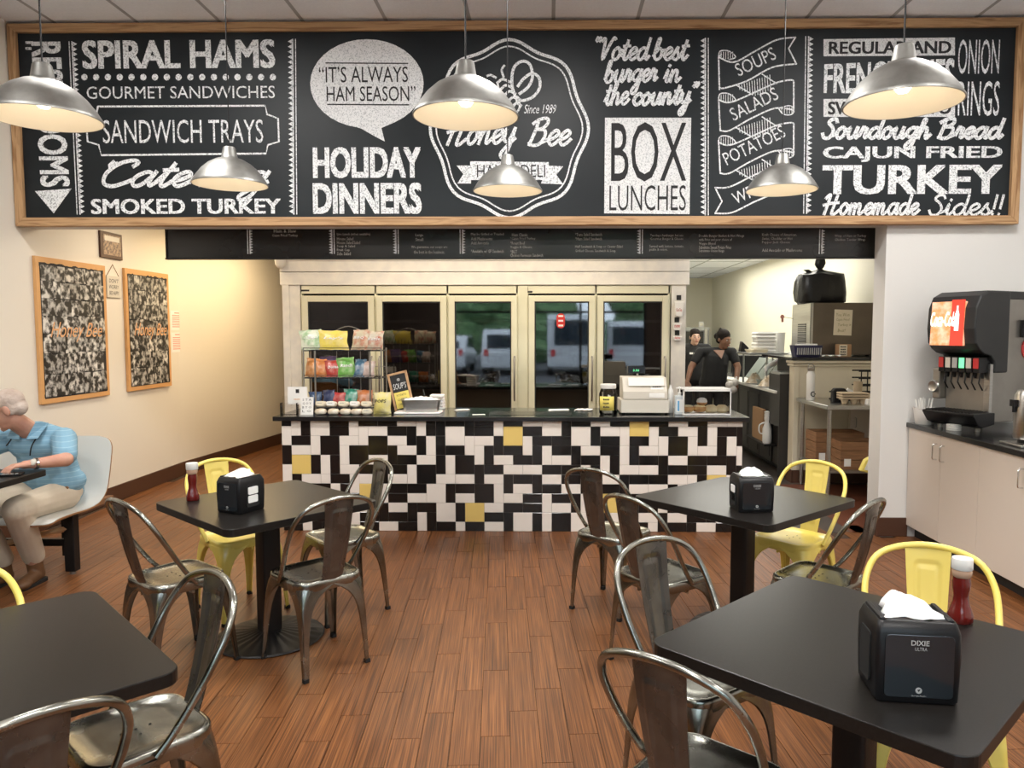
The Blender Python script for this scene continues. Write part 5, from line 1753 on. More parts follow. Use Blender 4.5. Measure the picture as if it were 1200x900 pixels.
MB().lathe([(.041, .02), (.043, .028), (.036, .046), (.018, .057), (0, .059)], 18, cap0=False).build('frosting', 'napkin', q, smooth=60)

# ================================================================ RIGHT WORKTOP: soda fountain
WT = .8725
mat('hood_grey', (.016, .017, .018), .45)
t = thing('soda_fountain', 'black and steel soda fountain with lit red advert on the right worktop', 'soda fountain', (2.74, 5.38, WT), math.radians(-65))
w = .34
# steel body
MB().box(0, w, .14, .52, .06, .90).build('steel_body', 'steel_dull', t, bevel=.004)
# hood: curved profile in (y,z)
hood = [(-.02, .56), (-.055, .60), (-.07, .70), (-.06, .84), (-.02, .92), (.06, .955), (.28, .955), (.28, .40), (.14, .40), (.14, .47), (.10, .515), (.03, .53)]
s = MB(); s.prism(hood, -.015, w + .012, 'x'); s.build('hood', 'hood_grey', t, bevel=.012, seg=3)
MB().box(.0, w, .28, .52, .90, .955).build('hood_cover', 'hood_grey', t, bevel=.006)
# lit advert
mat('ad_red', (.75, .04, .03), .4, emit=(1, .06, .03), estr=.7)
mat('ad_orange', (.8, .35, .12), .4, col2=(.95, .75, .6), nscale=22, emit=(1, .35, .15), estr=.35)
mat('ad_white', (.95, .93, .9), .4, emit=(1, .95, .9), estr=.8)
am = Matrix.Translation((.02, -.073, .585)) @ Matrix.Rotation(-.05, 4, 'X')
MB().box(0, .25, -.006, .02, 0, .30, am).build('advert_panel', 'ad_orange', t, bevel=.002)
MB().box(.155, .25, -.009, -.005, 0, .31, am).build('advert_band', 'ad_red', t)
lettering('Coca-Cola', .19, .10, 'ad_white', t, am @ Matrix.Translation((.0, -.011, .13)), .02, .3)
s = MB(); s.prism([(0, 0), (.03, 0), (.03, .11), (.02, .14), (.02, .17), (.01, .17), (.01, .14), (0, .11)], 0, .003, 'y', am @ Matrix.Translation((.185, -.0125, .10))); s.build('bottle_print', 'ad_white', t)
mat('valve_red', (.5, .03, .03), .4)
for k in range(6):
    x = .02 + .052 * k
    vb = MB().box(x, x + .046, .02, .14, .40, .505).build('valve', 'black_plastic', t, bevel=.004)
    MB().box(x + .005, x + .041, .014, .02, .43, .50).build('flavour_label', ('valve_red', 'cream_plastic', 'grey_light', 'green_led', 'cream_plastic', 'valve_red')[k], vb)
    lv = MB(); lv.tube([(x + .023, .07, .40), (x + .023, .055, .33), (x + .023, .095, .28)], .005, 6); lv.build('lever', 'black_plastic', vb)
    MB().lathe([(.009, .36), (.012, .40)], 10, (x + .023, .09, 0)).build('nozzle', 'black_plastic', vb)
MB().box(.005, w - .005, .128, .14, .13, .42).build('splash_back', 'steel_dull', t)
tray = [(-.08, .13), (.14, .13), (.14, .05), (.02, .03), (-.03, .05), (-.08, .115)]
s = MB(); s.prism(tray, -.02, w + .03, 'x'); s.build('drip_tray', 'black_plastic', t, bevel=.006)
s = MB()
for k in range(14): s.box(.0 + k * .025, .006 + k * .025, -.07, .13, .131, .137)
s.build('tray_grille', 'black_metal', t)
MB().box(w - .04, w + .004, .11, .14, .10, .46).build('steel_strip', 'steel', t, bevel=.002)
s = MB(); s.lathe([(.035, 0), (.045, .012), (.036, .024), (.028, .02)], 20, mtx=Matrix.Translation((-.035, .06, .29)) @ Matrix.Rotation(PI / 2, 4, 'X')); s.build('cup_dispenser_ring', 'steel', t, smooth=40)
MB().box(-.06, 0, .065, .20, .20, .42).build('cup_dispenser', 'steel_dull', t, bevel=.01)
for x in (.03, w - .03):
    for y in (.05, .48): MB().lathe([(.018, 0), (.018, .02), (.012, .03), (.012, .07)], 12, (x, y, 0)).build('foot', 'steel_dull', t)
MB().box(w + .001, w + .03, .40, .50, .64, .76).build('control_screen', 'black_gloss', t, bevel=.004)
lettering('12:05', .04, .02, 'blue_print', t, Matrix.Translation((w + .031, .42, .70)) @ Matrix.Rotation(PI / 2, 4, 'Z'), 0, res=1)
s = MB(); s.prism([(.48 + .05 * math.cos(b), .56 + .07 * math.sin(b)) for b in [2 * PI * i / 20 for i in range(20)]], w + .0, w + .006, 'x'); s.build('red_badge', 'valve_red', t)
# urn
mat('label_green', (.35, .60, .22), .5); mat('label_orange', (.80, .35, .06), .5)
t = thing('tea_urn', 'steel tea urn with green and orange sign, cut by the right picture edge', 'urn', (2.86, 4.50, WT))
MB().box(-.10, .12, -.11, .11, 0, .015).build('drip_base', 'steel', t, bevel=.004)
MB().lathe([(.070, .04), (.075, .05), (.075, .30), (.060, .33), (0, .335)], 28).build('urn_body', 'steel', t, smooth=40)
MB().lathe([(.05, .015), (.05, .04)], 20).build('foot_ring', 'black_plastic', t)
MB().box(-.10, -.07, -.02, .02, .235, .275).tube([(-.085, 0, .235), (-.085, 0, .20)], .010, 8).build('tap', 'black_plastic', t)
MB().box(-.055, .055, -.084, -.078, .33, .45).build('sign_green', 'label_green', t)
MB().box(-.055, .055, -.084, -.078, .25, .33).build('sign_orange', 'label_orange', t)
lettering('SWEET', .09, .04, 'ink_dark', t, Matrix.Translation((-.045, -.086, .395)), .01, .2, res=1)
lettering('TEA', .06, .035, 'ink_dark', t, Matrix.Translation((-.045, -.086, .345)), .01, .2, res=1)
# straws
t = thing('straw_bin', 'white plastic tub full of paper-wrapped straws at the worktop end', 'tub', (2.775, 5.555, WT))
MB().lathe([(.060, 0), (.064, .004), (.078, .115), (.082, .118), (.082, .122), (.075, .122), (.060, .01)], 24, cap1=False).build('tub', 'white_plastic', t, smooth=40)
for k in range(22):
    a_ = R.uniform(0, 6.28); r_ = R.uniform(.0, .045); b_ = R.uniform(0, 6.28)
    p0 = Vector((r_ * math.cos(a_), r_ * math.sin(a_), .01)); p1 = Vector((min(.07, r_ + .03) * math.cos(a_), min(.05, r_ + .03) * math.sin(a_), R.uniform(.17, .20)))
    MB().tube([p0, p1], .004, 5).build('straw', 'white_paper', t)
t = thing('cup_lid_stack', 'low white stack of lids under the soda fountain tray', 'lids', (2.80, 5.20, WT))
for k in range(4): MB().lathe([(.045, 0), (.048, .003), (.048, .007), (.03, .010)], 20, (0, 0, .011 * k)).build('lid', 'white_plastic', t, smooth=40)
# ================================================================ KITCHEN seen through the opening
mat('oven_brown', (.17, .14, .11), .35, metal=.7, col2=(.12, .10, .08), nscale=2)
mat('note_cream', (.72, .64, .48), .8)
mat('note_ink', (.30, .26, .10), .8)
mat('navy', (.015, .015, .06), .4)
mat('pulp', (.42, .33, .22), .9)
mat('tag_pink', (.75, .35, .28), .6)
mat('kitchen_steel', (.42, .43, .42), .35, metal=.8)
mat('counter_white', (.74, .73, .68), .35)
mat('prep_lid', (.30, .34, .31), .35, metal=.5)
mat('half_wall_cream', (.66, .60, .46), .6, col2=(.60, .54, .42), nscale=3)
# half wall with moulded top at the end of the line
hw = MB(); hw.box(2.51, 3.45, 7.70, 7.86, 0, 1.265)
struct(hw.build('wall_half', 'half_wall_cream', bevel=.003))
tr = MB(); tr.box(2.49, 3.45, 7.685, 7.88, 1.20, 1.225).box(2.48, 3.45, 7.67, 7.89, 1.232, 1.258)
struct(tr.build('trim_1', 'half_wall_cream', bevel=.006))
struct(MB().box(2.505, 3.45, 7.685, 7.70, 0, .13).box(2.495, 2.51, 7.685, 7.87, 0, .13).build('baseboard_half_wall', 'baseboard_brown'))
struct(MB().box(2.505, 2.56, 7.692, 7.70, .13, 1.20).build('trim_2', 'half_wall_cream', bevel=.003))
t = thing('ledge_counter', 'black shelf top carried by the cream half wall, under the oven', 'counter', (0, 0, 0))
MB().box(2.47, 3.445, 7.66, 8.75, 1.267, 1.2915).build('top', 'black_gloss', t, bevel=.002)
MB().box(2.64, 3.44, 8.0, 8.70, .927, 1.266).build('support', 'dark_cabinet', t)
t = thing('pizza_oven', 'brown steel oven with vented left side and handwritten note, on the black ledge', 'oven', (2.77, 8.0, 1.2925))
MB().box(0, .66, 0, .60, .015, .565).build('oven_body', 'oven_brown', t, bevel=.004)
MB().box(-.006, 0, .01, .60, .02, .56).build('side_panel', 'steel', t)
for k in range(14): MB().box(-.014, -.006, .13, .38, .06 + k * .021, .072 + k * .021, ).build('vent_slat', 'black_metal', t)
MB().box(.0, .02, -.006, 0, .01, .565).build('corner_strip', 'steel', t)
for x in (.04, .62): MB().lathe([(.02, 0), (.02, .016)], 10, (x, .05, 0)).build('foot', 'rubber', t)
MB().box(.655, .85, .05, .5, .0, .33).build('side_cabinet', 'oven_brown', t)
t = thing('handwritten_note', 'cream handwritten paper note taped to the oven front', 'note', (at_y(987, 393, 7.99).x, 7.992, at_y(987, 393, 7.99).z), 0)
MB().box(-.095, .095, -.003, 0, 0, .27).build('sheet', 'note_cream', t).rotation_euler = (0, .03, 0)
for k, s in enumerate(('You Won', 'Cajun Fried', 'Turkey it', 'Best!')):
    lettering(s, .14 if k < 3 else .08, .035, 'note_ink', t, Matrix.Translation((-.07 + .02 * (k > 1), -.0045, .20 - .055 * k)), 0, .15, res=1)
p_ = at_y(990, 415, 7.78)
t = thing('card_box', 'small brown card box with a handwritten white label, on the ledge', 'box', (p_.x, 7.80, 1.2925))
MB().box(-.055, .075, 0, .10, 0, .13).build('box_body', 'cardboard', t, bevel=.002)
MB().box(-.05, .03, -.003, 0, .01, .125).build('label_sheet', 'note_cream', t)
for k in range(4): print_line(.06, .018, 'ink_dark', t, Matrix.Translation((-.04, -.0045, .095 - .026 * k)), k)
p_ = at_y(946, 415, 7.78)
t = thing('plastic_basket', 'navy slotted plastic basket holding papers on the black ledge', 'basket', (p_.x, 7.82, 1.2925))
s = MB(); s.rings([[(p[0], p[1], 0) for p in rrect(.25, .15, .02)], [(p[0], p[1], .12) for p in rrect(.30, .19, .03)], [(p[0], p[1], .12) for p in rrect(.285, .175, .03)], [(p[0], p[1], .01) for p in rrect(.24, .14, .02)]])
s.build('basket_body', 'navy', t)
for k in range(12):
    x = -.12 + k * .0215
    MB().box(x, x + .008, -.096, -.078, .025, .095).build('slot_gap', 'grey_light', t)
MB().box(-.10, .10, -.05, .05, .05, .135).build('papers', 'white_paper', t, bevel=.003)
p_ = at_y(973, 416, 7.76)
t = thing('crumpled_napkin', 'white crumpled napkin lying flat beside the navy basket', 'napkin', (p_.x, 7.76, 1.2925))
s = MB(); s.grid(lambda u, v: ((u - .5) * .19, (v - .5) * .09, .006 + .016 * abs(math.sin(7 * u + 3 * v))), 13, 6); s.build('napkin_cloth', 'napkin', t, smooth=50, solid=.001)
# knotted bag on the oven
t = thing('knotted_bag', 'big knotted black bin bag sitting on top of the oven', 'bag', (2.95, 8.28, 1.858))
s = MB(); rings = []
for i, (z, sx, sy) in enumerate(((0, .21, .15), (.02, .235, .18), (.12, .245, .19), (.24, .24, .185), (.31, .225, .16), (.335, .13, .09), (.355, .045, .04), (.375, .02, .022), (.395, .04, .03), (.43, .058, .03), (.47, .052, .03), (.505, .025, .02))):
    ring = []
    for k in range(40):
        a = 2 * PI * k / 40; c_, s_ = math.cos(a), math.sin(a); e = 5 if z < .32 else 2
        r = (abs(c_) ** e + abs(s_) ** e) ** (-1 / e) * (1 + .03 * math.sin(9 * a + i * 1.3) + .02 * math.sin(17 * a))
        ring.append((sx * r * c_ - .0 + (.0 if z < .33 else .0), sy * r * s_, z + .008 * math.sin(5 * a + i)))
    rings.append(ring)
s.rings(rings); s.build('bag_body', 'bag_black', t, smooth=50)
s = MB(); s.prism([(0, 0), (.07, .03), (.10, .075), (.05, .06), (.02, .03)], -.01, .01, 'y', Matrix.Translation((-.06, 0, .33)) @ Matrix.Rotation(-2.2, 4, 'Y')); s.build('bag_ear', 'bag_black', t)
# steel work table with lower shelf
t = thing('steel_table', 'stainless work table with lower shelf against the cream half wall', 'table', (0, 0, 0))
MB().prism([(2.52, 6.80), (3.42, 6.80), (3.42, 7.66), (2.52, 7.66)], .845, .885).build('tabletop', 'steel', t, bevel=.006, seg=3)
MB().prism([(2.55, 6.85), (3.40, 6.85), (3.40, 7.63), (2.55, 7.63)], .255, .275).build('lower_shelf', 'steel_dull', t, bevel=.003)
for x in (2.57, 3.38):
    for y in (6.87, 7.60):
        l = MB().lathe([(.019, .03), (.019, .85)], 14, (x, y, 0)).build('leg', 'steel', t, smooth=40)
        MB().lathe([(.012, 0), (.016, .012), (.012, .035)], 12, (x, y, 0)).build('foot', 'steel_dull', l)
TT = .8855
p_ = at_y(949, 460, 7.4)
t = thing('water_bottle', 'tall white insulated bottle with dark round logo on the steel table', 'bottle', (p_.x, 7.38, TT))
MB().lathe([(.036, 0), (.040, .006), (.040, .25), (.030, .275), (.030, .285)], 24).build('bottle_body', 'white_plastic', t, smooth=40)
MB().lathe([(.033, .285), (.034, .288), (.034, .315), (.028, .32), (0, .32)], 20).tube(cr([(-.03, 0, .31), (-.02, 0, .345), (.02, 0, .345), (.03, 0, .31)], 4), .005, 6).build('bottle_cap', 'steel_dull', t, smooth=40)
s = MB(); s.tube([(.012 + .022 * math.cos(a * .5), -.042, .06 + .022 * math.sin(a * .5)) for a in range(2, 12)], .005, 6)
s.box(.02, .036, -.045, -.041, .055, .066); s.build('round_logo', 'ink_dark', t)
p_ = at_y(1000, 465, 7.2)
t = thing('plastic_crate', 'black open-grid plastic crate at the right of the steel table', 'crate', (p_.x + .06, 7.28, TT))
for z in (.0, .07, .14, .21, .28):
    s = MB(); s.box(-.20 if z < .1 else .02, .22, -.0, .006, z, z + .014).box(-.20 if z < .1 else .02, .22, .16, .166, z, z + .014).box(.214, .22, 0, .16, z, z + .014)
    s.build('crate_rail', 'black_plastic', t)
for k in range(8):
    x = -.20 + .06 * k
    MB().box(x, x + .01, .0, .006, 0, .09 if x < .0 else .294).build('crate_upright', 'black_plastic', t)
t = thing('tape_dispenser', 'dark rounded tape dispenser left of the black crate', 'dispenser', (at_y(982, 465, 7.1).x, 7.12, TT))
MB().prism([(-.05, 0), (.09, 0), (.10, .09), (.06, .135), (-.03, .135), (-.05, .11)], -.04, .04, 'y').build('dispenser_body', 'black_plastic', t, bevel=.01)
MB().box(.0, .06, -.043, -.039, .03, .08).build('slip', 'note_cream', t)
MB().box(.02, .08, -.01, .01, .13, .165, Matrix.Rotation(.5, 4, 'Y')).build('paper_tongue', 'white_paper', t)
t = thing('cup_carrier', 'stack of brown pulp cup carriers before the black crate', 'cup carrier', (at_y(1000, 468, 6.98).x, 6.98, TT))
for k in range(3): MB().box(-.125, .125, -.06, .09, .045 + .022 * k, .062 + .022 * k).build('carrier_tray', 'pulp', t, bevel=.006)
for x in (-.085, 0, .085): MB().lathe([(.022, 0), (.038, .045)], 14, (x, -.01, 0)).build('cup_well', 'pulp', t, smooth=40)
t = thing('paper_cup', 'clear beige-topped plastic cup standing in front of the crate grid', 'cup', (at_y(1008, 440, 7.2).x - .01, 7.22, TT))
MB().lathe([(.03, 0), (.042, .17), (.042, .19), (.036, .19), (.03, .02)], 20).build('cup_wall', 'pulp', t, smooth=40)
t = thing('paper_towels', 'folded white paper stack at the right end of the steel table', 'towels', (at_y(1022, 473, 6.9).x, 6.93, TT))
for k in range(4): MB().box(-.05, .12, -.05, .06, .013 * k, .012 + .013 * k).build('folded_sheet', 'white_paper', t, bevel=.003)
# wooden crates under the table
for (x, y, w, d, h, lab) in ((2.78, 7.28, .44, .30, .30, 'tall brown wooden crate at the back of the steel table lower shelf'), (2.88, 6.93, .42, .30, .26, 'brown wooden crate with a slatted front at the front of the lower shelf'),):
    t = thing('wooden_crate', lab, 'crate', (x + .05, y, .2755), R.uniform(-.06, .06), 'crates under the steel table')
    for k in range(3):
        z = .005 + k * h / 3
        for yy in (0, d - .012):
            MB().box(-w / 2, w / 2, yy, yy + .012, z, z + h / 3 - .006).build('slat', 'crate_wood', t, bevel=.002)
        for xx in (-w / 2 - .012, w / 2): MB().box(xx, xx + .012, 0, d, z, z + h / 3 - .006).build('slat', 'crate_wood', t, bevel=.002)
    MB().box(-w / 2, w / 2, 0, d, 0, .01).build('bottom_board', 'crate_wood', t)
    MB().box(-w / 2 + .02, -w / 2 + .08, -.003, 0, .03, .10).build('paper_label', 'white_paper', t)
t = thing('white_cupboard', 'off-white cupboard door with wire handle under the steel table, right', 'cupboard', (3.2, 7.669, 0))
MB().box(-.13, .24, 0, .022, .135, .83).build('cupboard_body', 'half_wall_cream', t)
MB().box(-.12, .23, -.006, 0, .145, .82).build('door', 'laminate', t, bevel=.002)
MB().tube([(-.07, -.004, .58), (-.07, -.03, .585), (-.07, -.03, .675), (-.07, -.004, .68)], .005, 6).build('handle', 'steel_dull', t)
# bag of chips clipped behind the pier
t = thing('hanging_bag', 'yellow and white bag hanging beside the white pier', 'bag', (2.60, 6.05, .40))
MB().prism([(-.09, .03), (.09, -.01), (.09, .16), (.045, .20), (-.0, .15), (-.05, .12)], -.03, .03, 'y').build('bag_body', 'note_yellow', t, bevel=.012, seg=3)
MB().prism([(-.06, .045), (.07, .015), (.075, .10), (-.03, .12)], -.034, -.03, 'y').build('bag_label', 'white_paper', t)
MB().prism([(.02, .17), (.09, .16), (.09, .27), (.05, .24), (.03, .21)], -.02, .02, 'y').build('bag_top', 'white_paper', t, bevel=.006)
MB().tube([(.05, 0, .24), (.05, 0, .29), (.05, -.19, .29)], .004, 6).build('hook', 'steel_dull', t)
# the line of dark base cabinets along the right
t = thing('prep_counter', 'long dark base cabinet run with pale worktop behind the pastry case', 'counter', (0, 0, 0))
MB().box(2.50, 3.44, 7.90, 11.2, .1, .895).build('carcass', 'dark_cabinet', t)
MB().box(2.60, 3.44, 7.90, 11.2, 0, .1).build('kick_board', 'black_matte', t)
MB().box(2.40, 3.44, 8.0, 11.25, .895, .925).build('worktop', 'counter_white', t, bevel=.004)
MB().box(2.42, 2.60, 7.88, 7.90, .02, 1.11).build('end_panel', 'dark_cabinet', t)
MB().box(2.43, 2.62, 7.89, 8.25, 1.10, 1.125).build('steel_cap', 'kitchen_steel', t)
MB().box(2.43, 2.46, 7.90, 8.30, .55, 1.10).build('side_skirt', 'dark_cabinet', t)
for k in range(6):
    y0 = 8.35 + k * .475
    d = MB().box(2.482, 2.50, y0 + .004, y0 + .470, .105, .88).build('door', 'dark_cabinet', t, bevel=.003)
    MB().box(2.476, 2.482, y0 + .05, y0 + .42, .16, .82).build('door_field', 'dark_cabinet', d)
MB().box(2.36, 2.50, 8.20, 9.0, .30, .32).build('side_shelf', 'black_metal', t)
t = thing('brown_board', 'brown board leaning on the low shelf of the dark cabinets', 'board', (2.42, 8.62, .321))
MB().box(-.02, .02, -.20, .22, 0, .36).build('panel', 'cardboard', t, bevel=.004)
t = thing('white_jug', 'white jug with handle standing beside the brown board', 'jug', (2.42, 8.30, .321))
MB().lathe([(.045, 0), (.05, .02), (.05, .16), (.03, .22), (.028, .25), (.034, .26), (.034, .29), (0, .295)], 18).tube(cr([(-.03, 0, .23), (-.085, 0, .20), (-.085, 0, .12), (-.04, 0, .10)], 4), .008, 6).build('jug_body', 'white_plastic', t, smooth=40)
MB().lathe([(.03, .29), (.035, .31), (.03, .33), (.035, .35), (.0, .36)], 14).build('jug_cap', 'white_plastic', t, smooth=40)
# over-shelf
t = thing('over_shelf', 'steel over-shelf on posts above the pale kitchen worktop', 'shelf', (0, 0, 0))
MB().box(2.34, 2.82, 8.78, 9.40, 1.285, 1.305).build('shelf_board', 'kitchen_steel', t, bevel=.003)
for x, y in ((2.42, 9.36), (2.78, 9.36), (2.78, 8.82), (2.55, 8.82)): MB().lathe([(.012, .926), (.012, 1.285)], 8, (x, y, 0)).build('post', 'kitchen_steel', t)
SZ = 1.3055
t = thing('foam_box_stack', 'stack of white foam takeout boxes on the over-shelf', 'boxes', (2.57, 9.02, SZ))
for k in range(6):
    MB().rings([[(p[0] * .9, p[1] * .9, .0) for p in rrect(.24, .24, .03)], [(p[0], p[1], .018) for p in rrect(.24, .24, .03)], [(p[0], p[1], .022) for p in rrect(.24, .24, .03)], [(p[0] * .9, p[1] * .9, .040) for p in rrect(.24, .24, .03)]],
               ).build('foam_box', 'white_paper', t, loc=(R.uniform(-.008, .008), R.uniform(-.01, .01), .041 * k))
t = thing('foam_box_stack', 'second taller narrow stack of white cups right of the foam boxes', 'cups', (2.77, 9.12, SZ))
for k in range(3): MB().lathe([(.04, 0), (.05, .23), (.053, .235), (.05, .24)], 16, (.0 + .0 * k, k * .13 - .1, 0)).build('cup_column', 'white_paper', t)
t = thing('wrap_papers', 'pile of pinkish paper wraps at the front of the over-shelf', 'papers', (2.44, 8.95, SZ))
for k in range(4): MB().box(-.07, .12, -.10, .10, .010 * k, .009 + .010 * k).build('wrap_sheet', 'note_cream', t).rotation_euler = (0, 0, .1 * k)
t = thing('card_terminal', 'small black terminal at the far end of the over-shelf', 'terminal', (2.40, 9.30, SZ))
MB().prism([(-.05, 0), (.05, 0), (.05, .05), (-.03, .13)], -.06, .06, 'y').build('terminal_body', 'black_plastic', t, bevel=.006)
t = thing('robe_glove', 'white cloth draped over the near end of the over-shelf', 'cloth', (2.60, 8.80, 1.20))
s = MB(); s.grid(lambda u, v: (-.10 + .32 * v, -.02 - .05 * (1 - v) + .02 * math.sin(6 * u), .12 * v ** .7 - .03 + (.03 * math.sin(5 * u)) - .06 * (1 - v)), 8, 12); s.build('cloth_sheet', 'napkin', t, smooth=60, solid=.004)
# prep lids and food
t = thing('prep_unit', 'greenish steel prep unit with raised tilted lids on the worktop', 'prep unit', (2.62, 9.22, .9255))
for k in range(3):
    MB().box(-.02, .30, -.20, .20, 0, .012, Matrix.Translation((0, -.35 + .45 * k, .04)) @ Matrix.Rotation(-.95, 4, 'Y')).build('raised_lid', 'prep_lid', t, bevel=.003)
MB().box(.02, .40, -.5, .6, 0, .05).build('well_frame', 'kitchen_steel', t)
for k, (x, y, lab) in enumerate(((2.50, 9.35, 'plate of wrapped sandwich with white paper peak on the pale worktop'), (2.50, 8.55, 'crumpled foil and paper heap nearest us on the pale worktop'))):
    t = thing('food_plate', lab, 'plate', (x - .01, y - .25 * (k == 0), .9255))
    MB().lathe([(.09, 0), (.13, .012), (.13, .016), (.08, .006)], 20).build('plate', 'white_plastic', t)
    s = MB(); s.grid(lambda u, v: ((u - .5) * .2, (v - .5) * .2, .012 + .11 * math.sin(PI * u) * math.sin(PI * v) * (.7 + .5 * math.sin(19 * u + 13 * v + k) ** 2)), 14, 14)
    s.build('wrapped_food', 'wrap_film', t, smooth=20)
t = thing('salad_tub', 'small dark green salad tub behind the wrapped sandwich', 'tub', (2.55, 9.0, .9255))
MB().lathe([(.05, 0), (.07, .06), (.065, .06), (.05, .03), (0, .035)], 18).build('tub_wall', 'prep_lid', t)
t = thing('black_microwave', 'dark box-shaped microwave on the worktop behind the woman', 'microwave', (2.75, 10.7, .9255))
MB().box(-.20, .28, -.25, .25, 0, .30).build('case', 'black_plastic', t, bevel=.01)
MB().box(-.206, -.20, -.20, .10, .05, .26).build('door_glass', 'black_gloss', t)
# at the far end
t = thing('glass_door_fridge', 'dark upright fridge with grey frame at the far kitchen wall', 'fridge', (2.55, 14.9, 0))
MB().box(-.1, .62, .02, .7, 0, 1.64).build('fridge_body', 'gasket_grey', t, bevel=.01)
MB().box(-.08, .50, -.01, .02, .1, 1.56).build('door_glass', 'black_gloss', t)
MB().box(.52, .58, -.02, .02, .1, 1.60).build('door_edge', 'steel', t)
MB().box(-.1, .62, -.01, .02, 1.58, 1.64).build('top_trim', 'kitchen_steel', t)
t = thing('wall_switch', 'small white square frame standing on the far fridge', 'frame', (3.02, 14.96, 1.642))
MB().box(-.05, .05, 0, .01, 0, .11).build('plate', 'white_plastic', t, bevel=.003)
MB().box(-.028, .028, -.003, 0, .025, .085).build('inner', 'kitchen_paint', t)
t = thing('red_tag', 'small pinkish red tag on the kitchen wall left of the oven', 'tag', (2.62, 8.50, 1.72))
MB().lathe([(.024, 0), (.024, .004)], 8, mtx=Matrix.Rotation(PI / 2, 4, 'X')).box(-.01, .015, -.004, 0, -.06, -.015).build('tag_face', 'tag_pink', t)
MB().tube([(.0, 0, .0), (.14, .05, -.02)], .003, 5).build('tag_wire', 'steel_dull', t)
# ================================================================ PEOPLE
mat('skin_old', (.56, .31, .22), .55, col2=(.48, .24, .17), nscale=14, sss=.08)
mat('skin_dark', (.25, .12, .07), .5, col2=(.21, .10, .055), nscale=10, sss=.05)
mat('skin_light', (.52, .32, .24), .5, sss=.05)
mat('hair_white', (.62, .53, .47), .8, bump=.8, bscale=45, stretch=(1, .3, 1), col2=(.46, .36, .30), nscale=16)
mat('hair_dark', (.012, .008, .006), .75, spec=.2, bump=.5, bscale=60)
mat('cloth_black', (.012, .012, .013), .9, bump=.2, bscale=30)
mat('khaki', (.60, .52, .41), .9, col2=(.54, .46, .36), nscale=5, bump=.35, bscale=9)
mat('shoe_brown', (.16, .075, .03), .55, col2=(.11, .05, .02), nscale=12)
mat('maroon', (.12, .02, .035), .85)
mat('eye_white', (.42, .38, .36), .5)
mat('wrap_clear', (.66, .62, .58), .25, bump=.6, bscale=40)
mat('lip', (.36, .12, .10), .5)


def polo():
    m = bpy.data.materials.new('polo_blue'); m.use_nodes = True
    N, L = m.node_tree.nodes, m.node_tree.links
    b = N['Principled BSDF']; b.inputs['Roughness'].default_value = .9
    tc = N.new('ShaderNodeTexCoord'); sp = N.new('ShaderNodeSeparateXYZ'); L.new(tc.outputs['Object'], sp.inputs[0])
    mu = N.new('ShaderNodeMath'); mu.operation = 'MULTIPLY'; mu.inputs[1].default_value = 36
    fr_ = N.new('ShaderNodeMath'); fr_.operation = 'FRACT'
    L.new(sp.outputs['Z'], mu.inputs[0]); L.new(mu.outputs[0], fr_.inputs[0])
    c_ = N.new('ShaderNodeValToRGB'); e = c_.color_ramp.elements
    c_.color_ramp.interpolation = 'CONSTANT'
    e[0].position = 0; e[0].color = (.20, .37, .50, 1); e[1].position = .90; e[1].color = (.33, .50, .60, 1)
    L.new(fr_.outputs[0], c_.inputs[0]); L.new(c_.outputs[0], b.inputs['Base Color'])
    no = N.new('ShaderNodeTexNoise'); no.inputs['Scale'].default_value = 9; bp_ = N.new('ShaderNodeBump'); bp_.inputs['Strength'].default_value = .5; bp_.inputs['Distance'].default_value = .02
    L.new(tc.outputs['Object'], no.inputs['Vector']); L.new(no.outputs[0], bp_.inputs['Height']); L.new(bp_.outputs[0], b.inputs['Normal'])
    M['polo_blue'] = m


polo()


def blob(name, items, material, parent, vox=.006, smooth=6, mtx=None):
    """one continuous skin grown round tapered limbs and ellipsoids"""
    mb = MB()
    for it in items:
        if it[0] == 'c':
            _, p0, r0, p1, r1 = it
            p0, p1 = Vector(p0), Vector(p1); n = 6
            ax = (p1 - p0); L_ = max(ax.length, 1e-4); q = ax.to_track_quat('Z', 'Y').to_matrix().to_4x4()
            prof = [(r0 * math.sin(PI / 2 * k / 4) + 1e-4, -r0 * math.cos(PI / 2 * k / 4)) for k in range(0, 5)] + \
                   [(r1 * math.cos(PI / 2 * k / 4) + 1e-4, L_ + r1 * math.sin(PI / 2 * k / 4)) for k in range(0, 5)]
            mb.lathe(prof, 14, mtx=Matrix.Translation(p0) @ q)
        else:
            _, c, r = it[:3]; rot = it[3] if len(it) > 3 else Matrix.Identity(4)
            prof = [(max(1e-3, math.sin(PI * k / 10)), -math.cos(PI * k / 10)) for k in range(11)]
            mb.lathe(prof, 18, mtx=Matrix.Translation(c) @ rot @ Matrix.Diagonal((*r, 1)))
    me = mb.mesh(name, None)
    o = bpy.data.objects.new(name, me); COL.objects.link(o)
    md = o.modifiers.new('r', 'REMESH'); md.mode = 'VOXEL'; md.voxel_size = vox; md.use_smooth_shade = True
    sm = o.modifiers.new('s', 'SMOOTH'); sm.iterations = smooth; sm.factor = .5
    dg = bpy.context.evaluated_depsgraph_get()
    m2 = bpy.data.meshes.new_from_object(o.evaluated_get(dg))
    bpy.data.objects.remove(o)
    m2.name = name; m2.materials.clear(); m2.materials.append(M[material]); m2.shade_smooth()
    o = bpy.data.objects.new(name, m2); COL.objects.link(o)
    if parent is not None: o.parent = parent
    if mtx is not None: o.matrix_local = mtx
    return o


